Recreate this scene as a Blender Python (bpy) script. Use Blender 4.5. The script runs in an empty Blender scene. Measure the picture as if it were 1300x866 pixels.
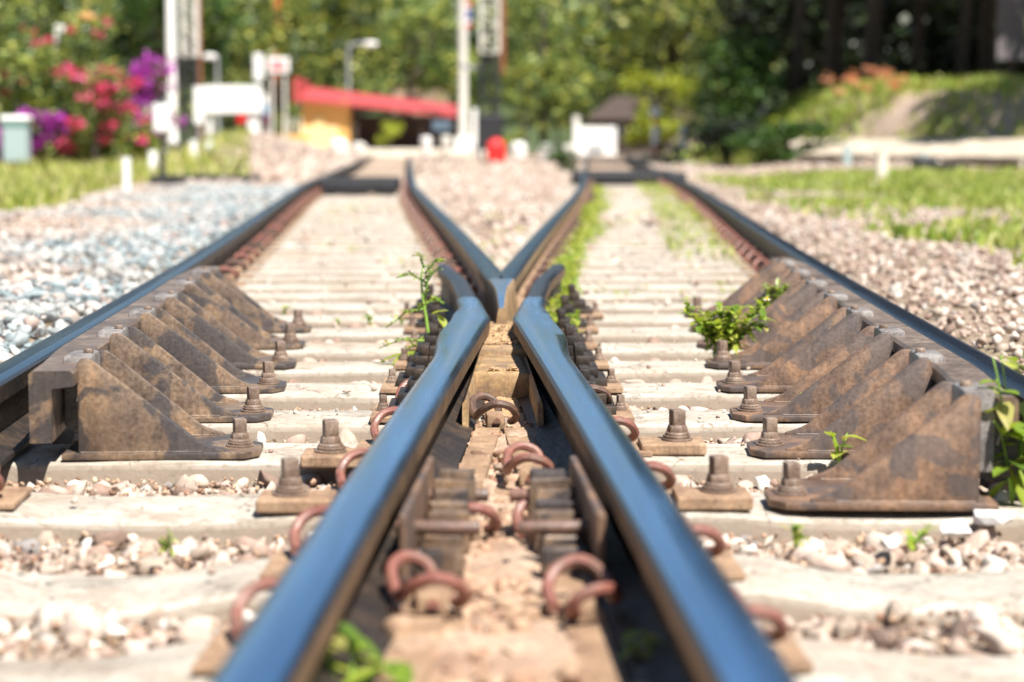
import bpy, bmesh, math, random
import numpy as np
from mathutils import Vector, Matrix, noise
random.seed(7); rng = np.random.default_rng(7)
C = bpy.context.scene.collection
sc = bpy.context.scene
R = math.radians

# ------------------------------------------------------------------ camera
F = 2600.0; CAMH = .58
PITCH = math.atan(255/F); YAW = math.atan(24/F)
cd = bpy.data.cameras.new('camera'); cam = bpy.data.objects.new('camera', cd); C.objects.link(cam)
cam.location = (0, 0, CAMH); cam.rotation_euler = (math.pi/2-PITCH, 0, -YAW)
cd.sensor_width = 36; cd.lens = 36*F/1300; cd.clip_start = .05; cd.clip_end = 2000
cd.dof.use_dof = True; cd.dof.focus_distance = 4.25; cd.dof.aperture_fstop = 2.9
sc.camera = cam
# ------------------------------------------------------------------ light
SUN = Vector((.40, -.62, 1.15)).normalized()
w = bpy.data.worlds.new('World'); sc.world = w; w.use_nodes = True
nt = w.node_tree; sky = nt.nodes.new('ShaderNodeTexSky'); sky.sky_type = 'NISHITA'; sky.sun_disc = False
sky.sun_elevation = math.asin(SUN.z); sky.sun_rotation = math.atan2(SUN.x, SUN.y)
sky.air_density = 1.3; sky.dust_density = .3; sky.ozone_density = 3.0
nt.links.new(sky.outputs[0], nt.nodes['Background'].inputs[0]); nt.nodes['Background'].inputs[1].default_value = .05
sd = bpy.data.lights.new('sun', 'SUN'); sd.energy = 5.0; sd.angle = R(.6); sd.color = (1, .95, .87)
so = bpy.data.objects.new('sun', sd); C.objects.link(so); so.rotation_euler = SUN.to_track_quat('Z', 'Y').to_euler()
sc.view_settings.view_transform = 'Standard'; sc.view_settings.look = 'None'
sc.view_settings.exposure = 1.1; sc.view_settings.gamma = 1

# ------------------------------------------------------------------ pixel -> world
def ray(u, v):
    th, y = PITCH, YAW
    r = Vector((math.cos(y), -math.sin(y), 0)); f = Vector((math.sin(y)*math.cos(th), math.cos(y)*math.cos(th), -math.sin(th)))
    up = r.cross(f); return r*((u-650)/F) + up*((433-v)/F) + f
def px(u, v, z=0.0):
    d = ray(u, v); t = (z-CAMH)/d.z; return Vector((d.x*t, d.y*t, z))
def at(u, v, Y):
    d = ray(u, v); t = Y/d.y; return Vector((d.x*t, Y, CAMH+d.z*t))
def XL(Y):
    if Y > 20: return XL(20)-.042*(Y-20)
    return 6.84653277e-05*Y**3-2.84619412e-03*Y**2-2.24735082e-02*Y-2.71811234e-01
def XR(Y):
    if Y > 20: return XR(20)+.048*(Y-20)
    return -7.06868114e-05*Y**3+2.69129966e-03*Y**2+3.09855819e-02*Y+2.74944892e-01
HG = .5325
def OLx(Y): return XL(Y)-HG
def Ax(Y): return XL(Y)+HG
def Bx(Y): return XR(Y)-HG
def ORx(Y): return XR(Y)+HG

# ------------------------------------------------------------------ object helpers
class MB:
    def __init__(s): s.v = []; s.f = []; s.m = []
    def add(s, vs, fs, m=0):
        n = len(s.v); s.v += [tuple(p) for p in vs]; s.f += [tuple(i+n for i in f) for f in fs]
        s.m += (m if isinstance(m, list) else [m]*len(fs))
    def bm(s, b, m=0, mat=None):
        b.verts.ensure_lookup_table(); b.verts.index_update()
        s.add([(mat @ v.co if mat else v.co) for v in b.verts], [[v.index for v in f.verts] for f in b.faces], m); b.free()
    def box(s, a, b, m=0, bev=0.0, mat=None, jit=0.0):
        q = bmesh.new(); bmesh.ops.create_cube(q, size=1)
        for v in q.verts: v.co = Vector([(a[i]+b[i])/2+v.co[i]*(b[i]-a[i]) for i in range(3)])
        if bev: bmesh.ops.bevel(q, geom=q.edges[:], offset=bev, segments=2, affect='EDGES', profile=.5)
        if jit:
            for v in q.verts: v.co += Vector([random.uniform(-jit, jit) for _ in range(3)])
        s.bm(q, m, mat)
    def prism(s, poly, axis, a, b, m=0, bev=0.0, mat=None):
        """poly 2D in the other two axes, extruded along axis from a to b"""
        q = bmesh.new()
        def mk(p, t):
            if axis == 'y': return (p[0], t, p[1])
            if axis == 'x': return (t, p[0], p[1])
            return (p[0], p[1], t)
        v0 = [q.verts.new(mk(p, a)) for p in poly]; v1 = [q.verts.new(mk(p, b)) for p in poly]
        n = len(poly); q.faces.new(v0); q.faces.new(v1[::-1])
        for i in range(n): q.faces.new((v0[i], v1[i], v1[(i+1) % n], v0[(i+1) % n]))
        bmesh.ops.recalc_face_normals(q, faces=q.faces[:])
        if bev: bmesh.ops.bevel(q, geom=q.edges[:], offset=bev, segments=2, affect='EDGES', profile=.5)
        s.bm(q, m, mat)
    def cyl(s, p, r0, r1, h, n=12, m=0, bev=0.0, mat=None):
        q = bmesh.new(); bmesh.ops.create_cone(q, cap_ends=True, segments=n, radius1=r0, radius2=r1, depth=h)
        for v in q.verts: v.co += Vector((p[0], p[1], p[2]+h/2))
        if bev: bmesh.ops.bevel(q, geom=q.edges[:], offset=bev, segments=2, affect='EDGES', profile=.5)
        s.bm(q, m, mat)
    def sphere(s, p, r, sub=2, m=0, sc_=(1, 1, 1), jit=0):
        q = bmesh.new(); bmesh.ops.create_icosphere(q, subdivisions=sub, radius=1)
        for v in q.verts:
            k = 1+random.uniform(-jit, jit); v.co = Vector((p[0]+v.co.x*r*sc_[0]*k, p[1]+v.co.y*r*sc_[1]*k, p[2]+v.co.z*r*sc_[2]*k))
        s.bm(q, m)
    def tube(s, pts, r, n=8, m=0, cap=True):
        pts = [Vector(p) for p in pts]; rs = r if isinstance(r, (list, tuple)) else [r]*len(pts)
        vs = []; prev = None
        for i, p in enumerate(pts):
            t = (pts[min(i+1, len(pts)-1)]-pts[max(i-1, 0)]).normalized()
            if prev is None: a = t.orthogonal().normalized()
            else: a = (prev-t*prev.dot(t)).normalized()
            prev = a; b = t.cross(a)
            for k in range(n): vs.append(p+(a*math.cos(2*math.pi*k/n)+b*math.sin(2*math.pi*k/n))*rs[i])
        fs = []
        for i in range(len(pts)-1):
            for k in range(n): fs.append((i*n+k, i*n+(k+1) % n, (i+1)*n+(k+1) % n, (i+1)*n+k))
        if cap: fs.append(tuple(range(n))[::-1]); fs.append(tuple((len(pts)-1)*n+k for k in range(n)))
        s.add(vs, fs, m)
    def sweep(s, prof, xs, ys, mats, cap=0):
        """prof(i)-> list of (x,z); path (xs,ys); mats per profile edge"""
        vs = []; n = len(prof(0)); N = len(xs)
        for i in range(N):
            i0, i1 = max(i-1, 0), min(i+1, N-1)
            t = Vector((xs[i1]-xs[i0], ys[i1]-ys[i0])).normalized()
            for (a, z) in prof(i): vs.append((xs[i]+a*t.y, ys[i]-a*t.x, z))
        fs = []; ms = []
        for i in range(N-1):
            for k in range(n):
                fs.append((i*n+k, i*n+(k+1) % n, (i+1)*n+(k+1) % n, (i+1)*n+k)); ms.append(mats[k])
        fs.append(tuple(range(n))[::-1]); fs.append(tuple((N-1)*n+k for k in range(n))); ms += [cap, cap]
        s.add(vs, fs, ms)
    def build(s, name, mats, parent=None, smooth=False, loc=None):
        me = bpy.data.meshes.new(name); me.from_pydata(s.v, [], s.f)
        if not isinstance(mats, (list, tuple)): mats = [mats]
        for m in mats: me.materials.append(m)
        me.polygons.foreach_set('material_index', s.m); 
        if smooth is True: me.polygons.foreach_set('use_smooth', [True]*len(s.f))
        me.update()
        b = bmesh.new(); b.from_mesh(me); 
        if len(s.f) < 60000: bmesh.ops.recalc_face_normals(b, faces=b.faces[:])
        b.to_mesh(me); b.free()
        if smooth == 'auto':
            me.polygons.foreach_set('use_smooth', [True]*len(s.f)); me.set_sharp_from_angle(angle=R(38))
        o = bpy.data.objects.new(name, me); C.objects.link(o)
        if parent: o.parent = parent
        if loc is not None: o.location = loc
        return o
def tag(o, label=None, cat=None, group=None, kind=None):
    if label: o['label'] = label
    if cat: o['category'] = cat
    if group: o['group'] = group
    if kind: o['kind'] = kind
    return o
def thing(name, label, cat, loc=(0, 0, 0), rz=0, group=None):
    o = bpy.data.objects.new(name, None); C.objects.link(o); o.location = loc; o.rotation_euler = (0, 0, rz)
    o.empty_display_size = .1
    return tag(o, label, cat, group)
KIDS = {}
def copy_tree(o, parent=None):
    c = o.copy(); C.objects.link(c)
    if parent: c.parent = parent
    for ch in [x for x in bpy.data.objects if x.parent == o]: copy_tree(ch, c)
    return c
def copy_fast(src, loc, rz, label, scale=None):
    """src: (root, [(part,[sub..])..])"""
    r = src[0].copy(); C.objects.link(r); r.location = loc; r.rotation_euler = (0, 0, rz); r['label'] = label
    if scale: r.scale = scale
    for p, subs in src[1]:
        c = p.copy(); C.objects.link(c); c.parent = r
        for q in subs:
            d = q.copy(); C.objects.link(d); d.parent = c
    return r
ORD = ['zeroth', 'first', 'second', 'third', 'fourth', 'fifth', 'sixth', 'seventh', 'eighth', 'ninth', 'tenth', 'eleventh', 'twelfth', 'thirteenth',
       'fourteenth', 'fifteenth', 'sixteenth', 'seventeenth', 'eighteenth', 'nineteenth']
TENS = {20: ('twentieth', 'twenty'), 30: ('thirtieth', 'thirty'), 40: ('fortieth', 'forty'), 50: ('fiftieth', 'fifty'), 60: ('sixtieth', 'sixty'), 70: ('seventieth', 'seventy')}
def ordn(n):
    if n < 20: return ORD[n]
    t = n//10*10
    return TENS[t][0] if n == t else TENS[t][1]+'-'+ORD[n-t]

# ------------------------------------------------------------------ materials
def mat(name):
    m = bpy.data.materials.new(name); m.use_nodes = True; t = m.node_tree
    return m, t, t.nodes['Principled BSDF']
def N(t, typ, **k):
    n = t.nodes.new(typ)
    for a, b in k.items():
        if a.startswith('i_'):
            key = a[2:]; n.inputs[int(key) if key.isdigit() else key.replace('_', ' ')].default_value = b
        else: setattr(n, a, b)
    return n
def ramp(t, stops, src=None, interp='LINEAR'):
    r = t.nodes.new('ShaderNodeValToRGB'); r.color_ramp.interpolation = interp
    e = r.color_ramp.elements
    while len(e) < len(stops): e.new(.5)
    for i, (p, c) in enumerate(stops): e[i].position = p; e[i].color = (*c, 1) if len(c) == 3 else c
    if src: t.links.new(src, r.inputs[0])
    return r
def noisef(t, scale, detail=6, rough=.6, vec=None, dist=0):
    n = N(t, 'ShaderNodeTexNoise', i_Scale=scale, i_Detail=detail, i_Roughness=rough, i_Distortion=dist)
    if vec: t.links.new(vec, n.inputs['Vector'])
    return n
def mix(t, a, b, fac, blend='MIX'):
    m = t.nodes.new('ShaderNodeMix'); m.data_type = 'RGBA'; m.blend_type = blend
    for s, x in ((6, a), (7, b)):
        if isinstance(x, tuple): m.inputs[s].default_value = (*x, 1)
        else: t.links.new(x, m.inputs[s])
    if isinstance(fac, float): m.inputs[0].default_value = fac
    else: t.links.new(fac, m.inputs[0])
    return m.outputs[2]
def bump(t, b, src, st=.3, dist=.01):
    n = t.nodes.new('ShaderNodeBump'); n.inputs['Strength'].default_value = st; n.inputs['Distance'].default_value = dist
    t.links.new(src, n.inputs['Height']); t.links.new(n.outputs[0], b.inputs['Normal'])
def objvec(t, scale=None):
    g = t.nodes.new('ShaderNodeTexCoord'); 
    if not scale: return g.outputs['Object']
    m = t.nodes.new('ShaderNodeMapping'); m.inputs['Scale'].default_value = scale; t.links.new(g.outputs['Object'], m.inputs[0]); return m.outputs[0]
def geopos(t, scale=None):
    g = t.nodes.new('ShaderNodeNewGeometry')
    if not scale: return g.outputs['Position']
    m = t.nodes.new('ShaderNodeMapping'); m.inputs['Scale'].default_value = scale; t.links.new(g.outputs['Position'], m.inputs[0]); return m.outputs[0]
def plain(name, col, rough=.6, metal=0, var=.25, nscale=12, emit=0):
    m, t, b = mat(name); n = noisef(t, nscale, vec=geopos(t))
    dark = tuple(c*(1-var) for c in col); lite = tuple(min(1, c*(1+var)) for c in col)
    r = ramp(t, [(.3, dark), (.7, lite)], n.outputs[0]); t.links.new(r.outputs[0], b.inputs['Base Color'])
    b.inputs['Roughness'].default_value = rough; b.inputs['Metallic'].default_value = metal
    return m
def rust(name, c0, c1, c2, rough=.75, metal=.0, sc1=14, stain=0.0, staincol=(.035, .03, .03), bst=.35):
    m, t, b = mat(name); P = geopos(t)
    n = noisef(t, sc1, 8, .65, P); n2 = noisef(t, sc1*9, 5, .6, P)
    r = ramp(t, [(.32, c0), (.5, c1), (.68, c2)], n.outputs[0])
    col = mix(t, r.outputs[0], (c0[0]*.5, c0[1]*.5, c0[2]*.5), .0)
    g = ramp(t, [(.35, (.62, .6, .58)), (.65, (1.1, 1.1, 1.1))], n2.outputs[0])
    col = mix(t, r.outputs[0], g.outputs[0], .8, 'MULTIPLY')
    if stain:
        n3 = noisef(t, 9.5, 4, .5, P, .9); s = ramp(t, [(.50-.005, (0, 0, 0)), (.545, (1, 1, 1))], n3.outputs[0])
        fac = N(t, 'ShaderNodeMath', operation='MULTIPLY'); t.links.new(s.outputs[0], fac.inputs[0]); fac.inputs[1].default_value = stain
        col = mix(t, col, staincol, fac.outputs[0])
    n5 = noisef(t, 1, 5, .7, geopos(t, (60, 60, 5))); st5 = ramp(t, [(.36, (.6, .54, .5)), (.5, (1, 1, 1)), (.66, (1.2, 1.02, .86))], n5.outputs[0]); col = mix(t, col, st5.outputs[0], .4, 'MULTIPLY')
    n6 = noisef(t, 240, 3, .6, P); sp6 = ramp(t, [(.66, (0, 0, 0)), (.74, (.35, .35, .35))], n6.outputs[0]); col = mix(t, col, (.36, .27, .19), sp6.outputs[0])
    t.links.new(col, b.inputs['Base Color']); b.inputs['Metallic'].default_value = metal
    rr = ramp(t, [(.3, (max(.1, rough-.2),)*3), (.7, (min(1, rough+.15),)*3)], n2.outputs[0]); t.links.new(rr.outputs[0], b.inputs['Roughness'])
    bump(t, b, n2.outputs[0], bst, .002)
    return m
M = {}
# polished rail head
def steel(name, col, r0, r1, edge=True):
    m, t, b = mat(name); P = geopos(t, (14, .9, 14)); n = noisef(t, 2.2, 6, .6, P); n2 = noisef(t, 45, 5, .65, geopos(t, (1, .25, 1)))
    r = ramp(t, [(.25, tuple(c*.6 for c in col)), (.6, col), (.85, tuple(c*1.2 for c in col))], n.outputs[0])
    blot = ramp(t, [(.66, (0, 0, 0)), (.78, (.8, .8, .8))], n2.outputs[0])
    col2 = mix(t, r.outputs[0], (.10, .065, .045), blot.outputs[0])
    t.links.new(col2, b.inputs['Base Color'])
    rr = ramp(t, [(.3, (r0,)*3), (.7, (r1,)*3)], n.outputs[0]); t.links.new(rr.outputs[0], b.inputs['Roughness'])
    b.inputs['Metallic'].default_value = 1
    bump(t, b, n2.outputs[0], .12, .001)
    return m
M['steel'] = steel('polished_rail_steel', (.42, .68, 1.0), .16, .30)  # blue of the sky reflection is painted into the base colour
M['steel_outer'] = steel('polished_outer_rail_steel', (.065, .09, .10), .24, .42)  # dark teal of reflected trees put into the base colour
M['steel_stripe'] = steel('outer_rail_painted_glint', (.20, .29, .38), .2, .34)  # painted blue glint along the inner slope of the left head
M['steel_stripe_right'] = steel('right_rail_painted_glint', (.13, .14, .17), .22, .38)  # painted highlight, a paler tone on the right head's inner slope
M['steel_vee'] = steel('polished_vee_rail_steel', (.12, .175, .21), .24, .42)  # reflected trees painted in as a dark teal tone
M['steel_right'] = steel('dark_reflection_rail_steel', (.045, .042, .05), .28, .5)  # reflection of dark trees painted in as a near-black base
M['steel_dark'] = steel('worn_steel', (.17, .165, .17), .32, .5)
M['railside'] = rust('rusty_rail_side', (.07, .042, .022), (.15, .09, .045), (.25, .155, .075), .6, bst=.4)
M['raildark'] = rust('dark_rail_side', (.012, .009, .008), (.028, .02, .015), (.07, .045, .028), .6)  # near-black tone for webs, feet and brace blocks
M['ochre'] = rust('ochre_rust', (.20, .12, .06), (.36, .235, .115), (.50, .345, .18), .7, stain=.35, staincol=(.12, .09, .09))
M['gusset'] = rust('greasy_rusty_plate', (.085, .056, .04), (.165, .115, .08), (.30, .195, .115), .45, stain=.82, staincol=(.042, .038, .04))
M['gusset_red'] = rust('orange_rusty_plate', (.09, .054, .038), (.18, .112, .075), (.31, .18, .105), .55, stain=.62, staincol=(.065, .058, .06))
M['checktop'] = rust('check_rail_steel', (.075, .055, .042), (.145, .108, .085), (.24, .19, .15), .5, sc1=8, bst=.2)
M['bolt'] = rust('bolt_steel', (.13, .085, .06), (.21, .15, .115), (.30, .23, .18), .5, sc1=30)
M['clip'] = rust('rail_clip_steel', (.07, .042, .035), (.13, .08, .06), (.24, .12, .09), .5, sc1=20)
M['clipred'] = rust('red_painted_clip', (.20, .062, .045), (.26, .11, .085), (.16, .10, .075), .5, sc1=26)
M['plate'] = rust('base_plate_steel', (.20, .12, .075), (.32, .21, .13), (.45, .31, .2), .75)
M['greycap'] = rust('worn_clamp_steel', (.12, .105, .10), (.22, .20, .19), (.34, .32, .31), .45, sc1=25)
# concrete sleepers
def concrete(name, c0, c1, c2, side):
    m, t, b = mat(name); P = geopos(t); n = noisef(t, 5, 9, .68, geopos(t, (1, 2.2, 1))); n2 = noisef(t, 60, 6, .7, P); n3 = noisef(t, 2.3, 4, .6, P)
    r = ramp(t, [(.28, c0), (.5, c1), (.72, c2)], n.outputs[0])
    sp = ramp(t, [(.33, (.62, .58, .55)), (.5, (1, 1, 1))], n2.outputs[0])
    col = mix(t, r.outputs[0], sp.outputs[0], .75, 'MULTIPLY')
    st = ramp(t, [(.50, (0, 0, 0)), (.70, (.8, .8, .8))], n3.outputs[0]); col = mix(t, col, (.33, .25, .18), st.outputs[0])
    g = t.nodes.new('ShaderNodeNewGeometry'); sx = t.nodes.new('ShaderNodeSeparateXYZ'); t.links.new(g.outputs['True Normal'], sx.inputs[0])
    n7 = noisef(t, 9, 7, .75, P, .4); s7 = ramp(t, [(.54, (0, 0, 0)), (.62, (.75, .75, .75))], n7.outputs[0]); col = mix(t, col, (.30, .235, .18), s7.outputs[0])
    vo = N(t, 'ShaderNodeTexVoronoi', feature='DISTANCE_TO_EDGE', i_Scale=3.1); nd_ = noisef(t, 14, 4, .6, P); 
    va = N(t, 'ShaderNodeVectorMath', operation='MULTIPLY_ADD'); t.links.new(nd_.outputs['Color'], va.inputs[0]); va.inputs[1].default_value = (.12, .12, .12); t.links.new(P, va.inputs[2]); t.links.new(va.outputs[0], vo.inputs['Vector'])
    cr = ramp(t, [(.0, (.35, .3, .26)), (.012, (1, 1, 1))], vo.outputs['Distance']); col = mix(t, col, cr.outputs[0], .85, 'MULTIPLY')
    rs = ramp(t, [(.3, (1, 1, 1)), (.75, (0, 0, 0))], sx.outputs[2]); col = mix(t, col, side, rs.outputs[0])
    col = mix(t, col, sp.outputs[0], .4, 'MULTIPLY')
    t.links.new(col, b.inputs['Base Color']); b.inputs['Roughness'].default_value = .9; bump(t, b, n2.outputs[0], .5, .004)
    return m
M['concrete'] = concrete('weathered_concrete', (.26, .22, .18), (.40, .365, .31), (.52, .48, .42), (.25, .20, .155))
# stones
def stone_mat(name, left=False):
    m, t, b = mat(name); g = t.nodes.new('ShaderNodeNewGeometry'); n2 = noisef(t, 55, 5, .65, g.outputs['Position'])
    pink = [(0, (.10, .07, .055)), (.15, (.30, .20, .155)), (.35, (.43, .335, .275)), (.52, (.33, .265, .21)), (.70, (.54, .47, .40)), (.86, (.44, .33, .275)), (.94, (.64, .60, .54)), (1, (.20, .18, .175))]
    grey = [(0, (.08, .11, .12)), (.25, (.21, .26, .275)), (.5, (.30, .34, .35)), (.75, (.42, .45, .44)), (.88, (.36, .27, .24)), (1, (.58, .56, .53))]
    r = ramp(t, pink, g.outputs['Random Per Island']); col = r.outputs[0]
    if left:
        r2 = ramp(t, grey, g.outputs['Random Per Island'])
        n = noisef(t, .55, 2, .5, g.outputs['Position']); f = ramp(t, [(.40, (.1, .1, .1)), (.55, (.95, .95, .95))], n.outputs[0])
        # grey fresh ballast lies next to the rail; older pink stone further out
        sp = t.nodes.new('ShaderNodeSeparateXYZ'); t.links.new(g.outputs['Position'], sp.inputs[0])
        ml = N(t, 'ShaderNodeMath', operation='MULTIPLY_ADD'); t.links.new(sp.outputs[1], ml.inputs[0]); ml.inputs[1].default_value = .10; t.links.new(sp.outputs[0], ml.inputs[2])
        mr = N(t, 'ShaderNodeMapRange'); t.links.new(ml.outputs[0], mr.inputs[0]); mr.inputs[1].default_value = -1.6; mr.inputs[2].default_value = -.5
        mm = N(t, 'ShaderNodeMath', operation='ADD', use_clamp=True); t.links.new(mr.outputs[0], mm.inputs[0])
        m3 = N(t, 'ShaderNodeMath', operation='MULTIPLY_ADD'); t.links.new(f.outputs[0], m3.inputs[0]); m3.inputs[1].default_value = .9; m3.inputs[2].default_value = -.3
        t.links.new(m3.outputs[0], mm.inputs[1])
        col = mix(t, col, r2.outputs[0], mm.outputs[0])
    sp2 = ramp(t, [(.3, (.72, .68, .66)), (.6, (1.1, 1.1, 1.1))], n2.outputs[0]); col = mix(t, col, sp2.outputs[0], .8, 'MULTIPLY')
    t.links.new(col, b.inputs['Base Color']); b.inputs['Roughness'].default_value = .85; bump(t, b, n2.outputs[0], .4, .004)
    return m
M['stone'] = stone_mat('pink_ballast'); M['stone_left'] = stone_mat('grey_and_pink_ballast', True)
M['rusty_stone'] = stone_mat('rust_stained_ballast')
for nd in M['rusty_stone'].node_tree.nodes:
    if nd.type == 'VALTORGB' and len(nd.color_ramp.elements) == 8:
        for e_ in nd.color_ramp.elements: c_ = e_.color; e_.color = (c_[0]*.88, c_[1]*.72, c_[2]*.58, 1)
# ground
m, t, b = mat('ground_soil'); P = geopos(t); n = noisef(t, .35, 8, .7, P); n2 = noisef(t, 22, 6, .75, P)
r = ramp(t, [(.3, (.20, .18, .08)), (.45, (.34, .26, .19)), (.62, (.46, .36, .29)), (.75, (.30, .30, .12))], n.outputs[0])
s2 = ramp(t, [(.35, (.5, .46, .44)), (.6, (1.15, 1.12, 1.1))], n2.outputs[0]); col = mix(t, r.outputs[0], s2.outputs[0], .9, 'MULTIPLY')
sp = t.nodes.new('ShaderNodeSeparateXYZ'); t.links.new(P, sp.inputs[0])
hr = ramp(t, [(0, (0, 0, 0)), (1, (1, 1, 1))]); mr = N(t, 'ShaderNodeMapRange'); t.links.new(sp.outputs[1], mr.inputs[0]); mr.inputs[1].default_value = 88; mr.inputs[2].default_value = 96
col = mix(t, col, (.05, .075, .025), mr.outputs[0])
t.links.new(col, b.inputs['Base Color']); b.inputs['Roughness'].default_value = .95; bump(t, b, n2.outputs[0], .8, .03); M['ground'] = m
def leafmat(name, cols, trans=.35, rough=.5):
    m, t, b = mat(name); g = t.nodes.new('ShaderNodeNewGeometry'); k = len(cols)
    r = ramp(t, [(i/(k-1), c) for i, c in enumerate(cols)], g.outputs['Random Per Island'])
    t.links.new(r.outputs[0], b.inputs['Base Color']); b.inputs['Roughness'].default_value = rough
    tr = t.nodes.new('ShaderNodeBsdfTranslucent'); t.links.new(mix(t, r.outputs[0], (1.5, 1.35, .6), .7, 'MULTIPLY'), tr.inputs[0])
    ms = t.nodes.new('ShaderNodeMixShader'); ms.inputs[0].default_value = trans
    t.links.new(b.outputs[0], ms.inputs[1]); t.links.new(tr.outputs[0], ms.inputs[2]); t.links.new(ms.outputs[0], t.nodes['Material Output'].inputs[0])
    return m
M['weed'] = leafmat('fresh_weed_leaf', [(.09, .17, .025), (.22, .33, .035), (.36, .44, .06), (.44, .40, .14)], .45, .4)
M['grass'] = leafmat('dry_green_grass', [(.14, .22, .03), (.32, .38, .06), (.48, .48, .14), (.60, .54, .30)], .35)
M['grassr'] = leafmat('green_grass', [(.12, .20, .03), (.26, .36, .05), (.38, .44, .09), (.52, .48, .22)], .35)
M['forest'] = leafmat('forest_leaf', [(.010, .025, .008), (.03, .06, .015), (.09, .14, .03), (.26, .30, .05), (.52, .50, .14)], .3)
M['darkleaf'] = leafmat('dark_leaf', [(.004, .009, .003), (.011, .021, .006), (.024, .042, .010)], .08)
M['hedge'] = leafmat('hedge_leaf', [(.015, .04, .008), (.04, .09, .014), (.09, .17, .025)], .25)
M['limeleaf'] = leafmat('lime_leaf', [(.17, .24, .02), (.34, .40, .04), (.42, .45, .06)], .4)
M['shrub'] = leafmat('shrub_leaf', [(.05, .10, .04), (.13, .21, .07), (.26, .33, .09), (.48, .48, .10)], .3)
M['pink'] = leafmat('pink_flower', [(.60, .03, .17), (.80, .06, .28), (.70, .10, .14)], .3)
M['red'] = leafmat('coral_flower', [(.55, .05, .05), (.65, .13, .10)], .3)
M['purple'] = leafmat('purple_flower', [(.36, .03, .42), (.55, .06, .60), (.30, .07, .26)], .3)
M['orange'] = leafmat('orange_flower', [(.62, .24, .12), (.72, .40, .26)], .3)
M['bark'] = plain('bark', (.055, .042, .033), .9, nscale=6)
M['white'] = plain('white_paint', (.80, .80, .78), .5, var=.06)
M['cream'] = plain('cream_paint', (.62, .60, .55), .6, var=.15)
M['teal'] = plain('pale_teal_paint', (.33, .42, .42), .5, var=.1)
M['tealdark'] = plain('dark_teal_paint', (.12, .30, .28), .5)
M['black'] = plain('black_paint', (.022, .022, .025), .5)
M['grey'] = plain('grey_paint', (.30, .31, .32), .6)
M['redp'] = plain('red_paint', (.62, .02, .02), .4, var=.12)
M['roofred'] = plain('red_roof', (.40, .055, .055), .6, var=.12)
M['yellow'] = plain('yellow_wall', (.62, .34, .10), .7, var=.1)
M['yellowp'] = plain('yellow_machine_paint', (.72, .36, .02), .45, var=.1)
M['terra'] = plain('terracotta', (.55, .20, .11), .8)
M['brownpost'] = plain('brown_post_paint', (.26, .085, .035), .6)
M['redpost'] = plain('orange_red_post_paint', (.55, .10, .03), .5)
M['wood'] = plain('dark_wood', (.04, .026, .02), .8)
M['blue'] = plain('blue_sign_paint', (.25, .42, .62), .5)
M['flagblue'] = plain('flag_blue', (.06, .06, .35), .7); M['magenta'] = plain('magenta_paint', (.55, .12, .35), .5)
M['platform'] = plain('pale_platform_concrete', (.66, .60, .50), .9, var=.25, nscale=3)
M['whitestone'] = plain('whitewashed_stone', (.74, .74, .72), .8, var=.1)
M['brick'] = plain('pale_brown_wall', (.34, .24, .17), .9)
M['tile'] = plain('dark_tile_roof', (.12, .09, .08), .9)

# ------------------------------------------------------------------ ground
def ss(a, b, x):
    x = min(1, max(0, (x-a)/(b-a))); return x*x*(3-2*x)
def gh(X, Y):
    z = -.045
    inside = 0
    # shoulders outside the two tracks and the gravel wedge between them
    z += .075*ss(.05, .28, OLx(Y)-X-.02) + .075*ss(.05, .28, X-ORx(Y)-.02)
    if Y > 7.2: z += .05*ss(.02, .3, min(X-Ax(Y), Bx(Y)-X)-.02)
    # spoil heap on the left
    z += .62*math.exp(-((X+5.4)/1.5)**2-((Y-48)/7)**2)
    # bank on the right
    yb = max(30.5, 41.2-3.0*(X-5.8)) if X > 5.8 else 41.2
    z += 1.35*ss(yb, yb+6, Y)*ss(3.6, 6.2, X-.03*Y) + .15*ss(25, 33, Y)*ss(3.6, 6.2, X)
    # low rise under the platform and the wooded hill behind
    z += .25*ss(55, 75, Y)*ss(-16, -8, X)*(1-ss(-2, 1, X))
    z += 7.5*ss(94, 150, Y) + 3*ss(150, 260, Y)
    if Y > 12: z += .05*noise.noise(Vector((X*.5, Y*.35, 0)))
    return z
xs = sorted(set([round(x, 3) for x in list(np.arange(-3, 3.001, .12))+list(np.arange(-16, 16.01, .6))+list(np.arange(-250, 251, 12.5))]))
ys = sorted(set([round(y, 3) for y in list(np.arange(-2, 12, .3))+list(np.arange(12, 60, .8))+list(np.arange(60, 160, 3))+list(np.arange(160, 461, 25))+[-60, -20]]))
g = MB(); g.v = [(x, y, gh(x, y)) for y in ys for x in xs]; nx = len(xs)
g.f = [(j*nx+i, j*nx+i+1, (j+1)*nx+i+1, (j+1)*nx+i) for j in range(len(ys)-1) for i in range(nx-1)]; g.m = [0]*len(g.f)
tag(g.build('ground', M['ground'], smooth=True), kind='structure')

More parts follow.
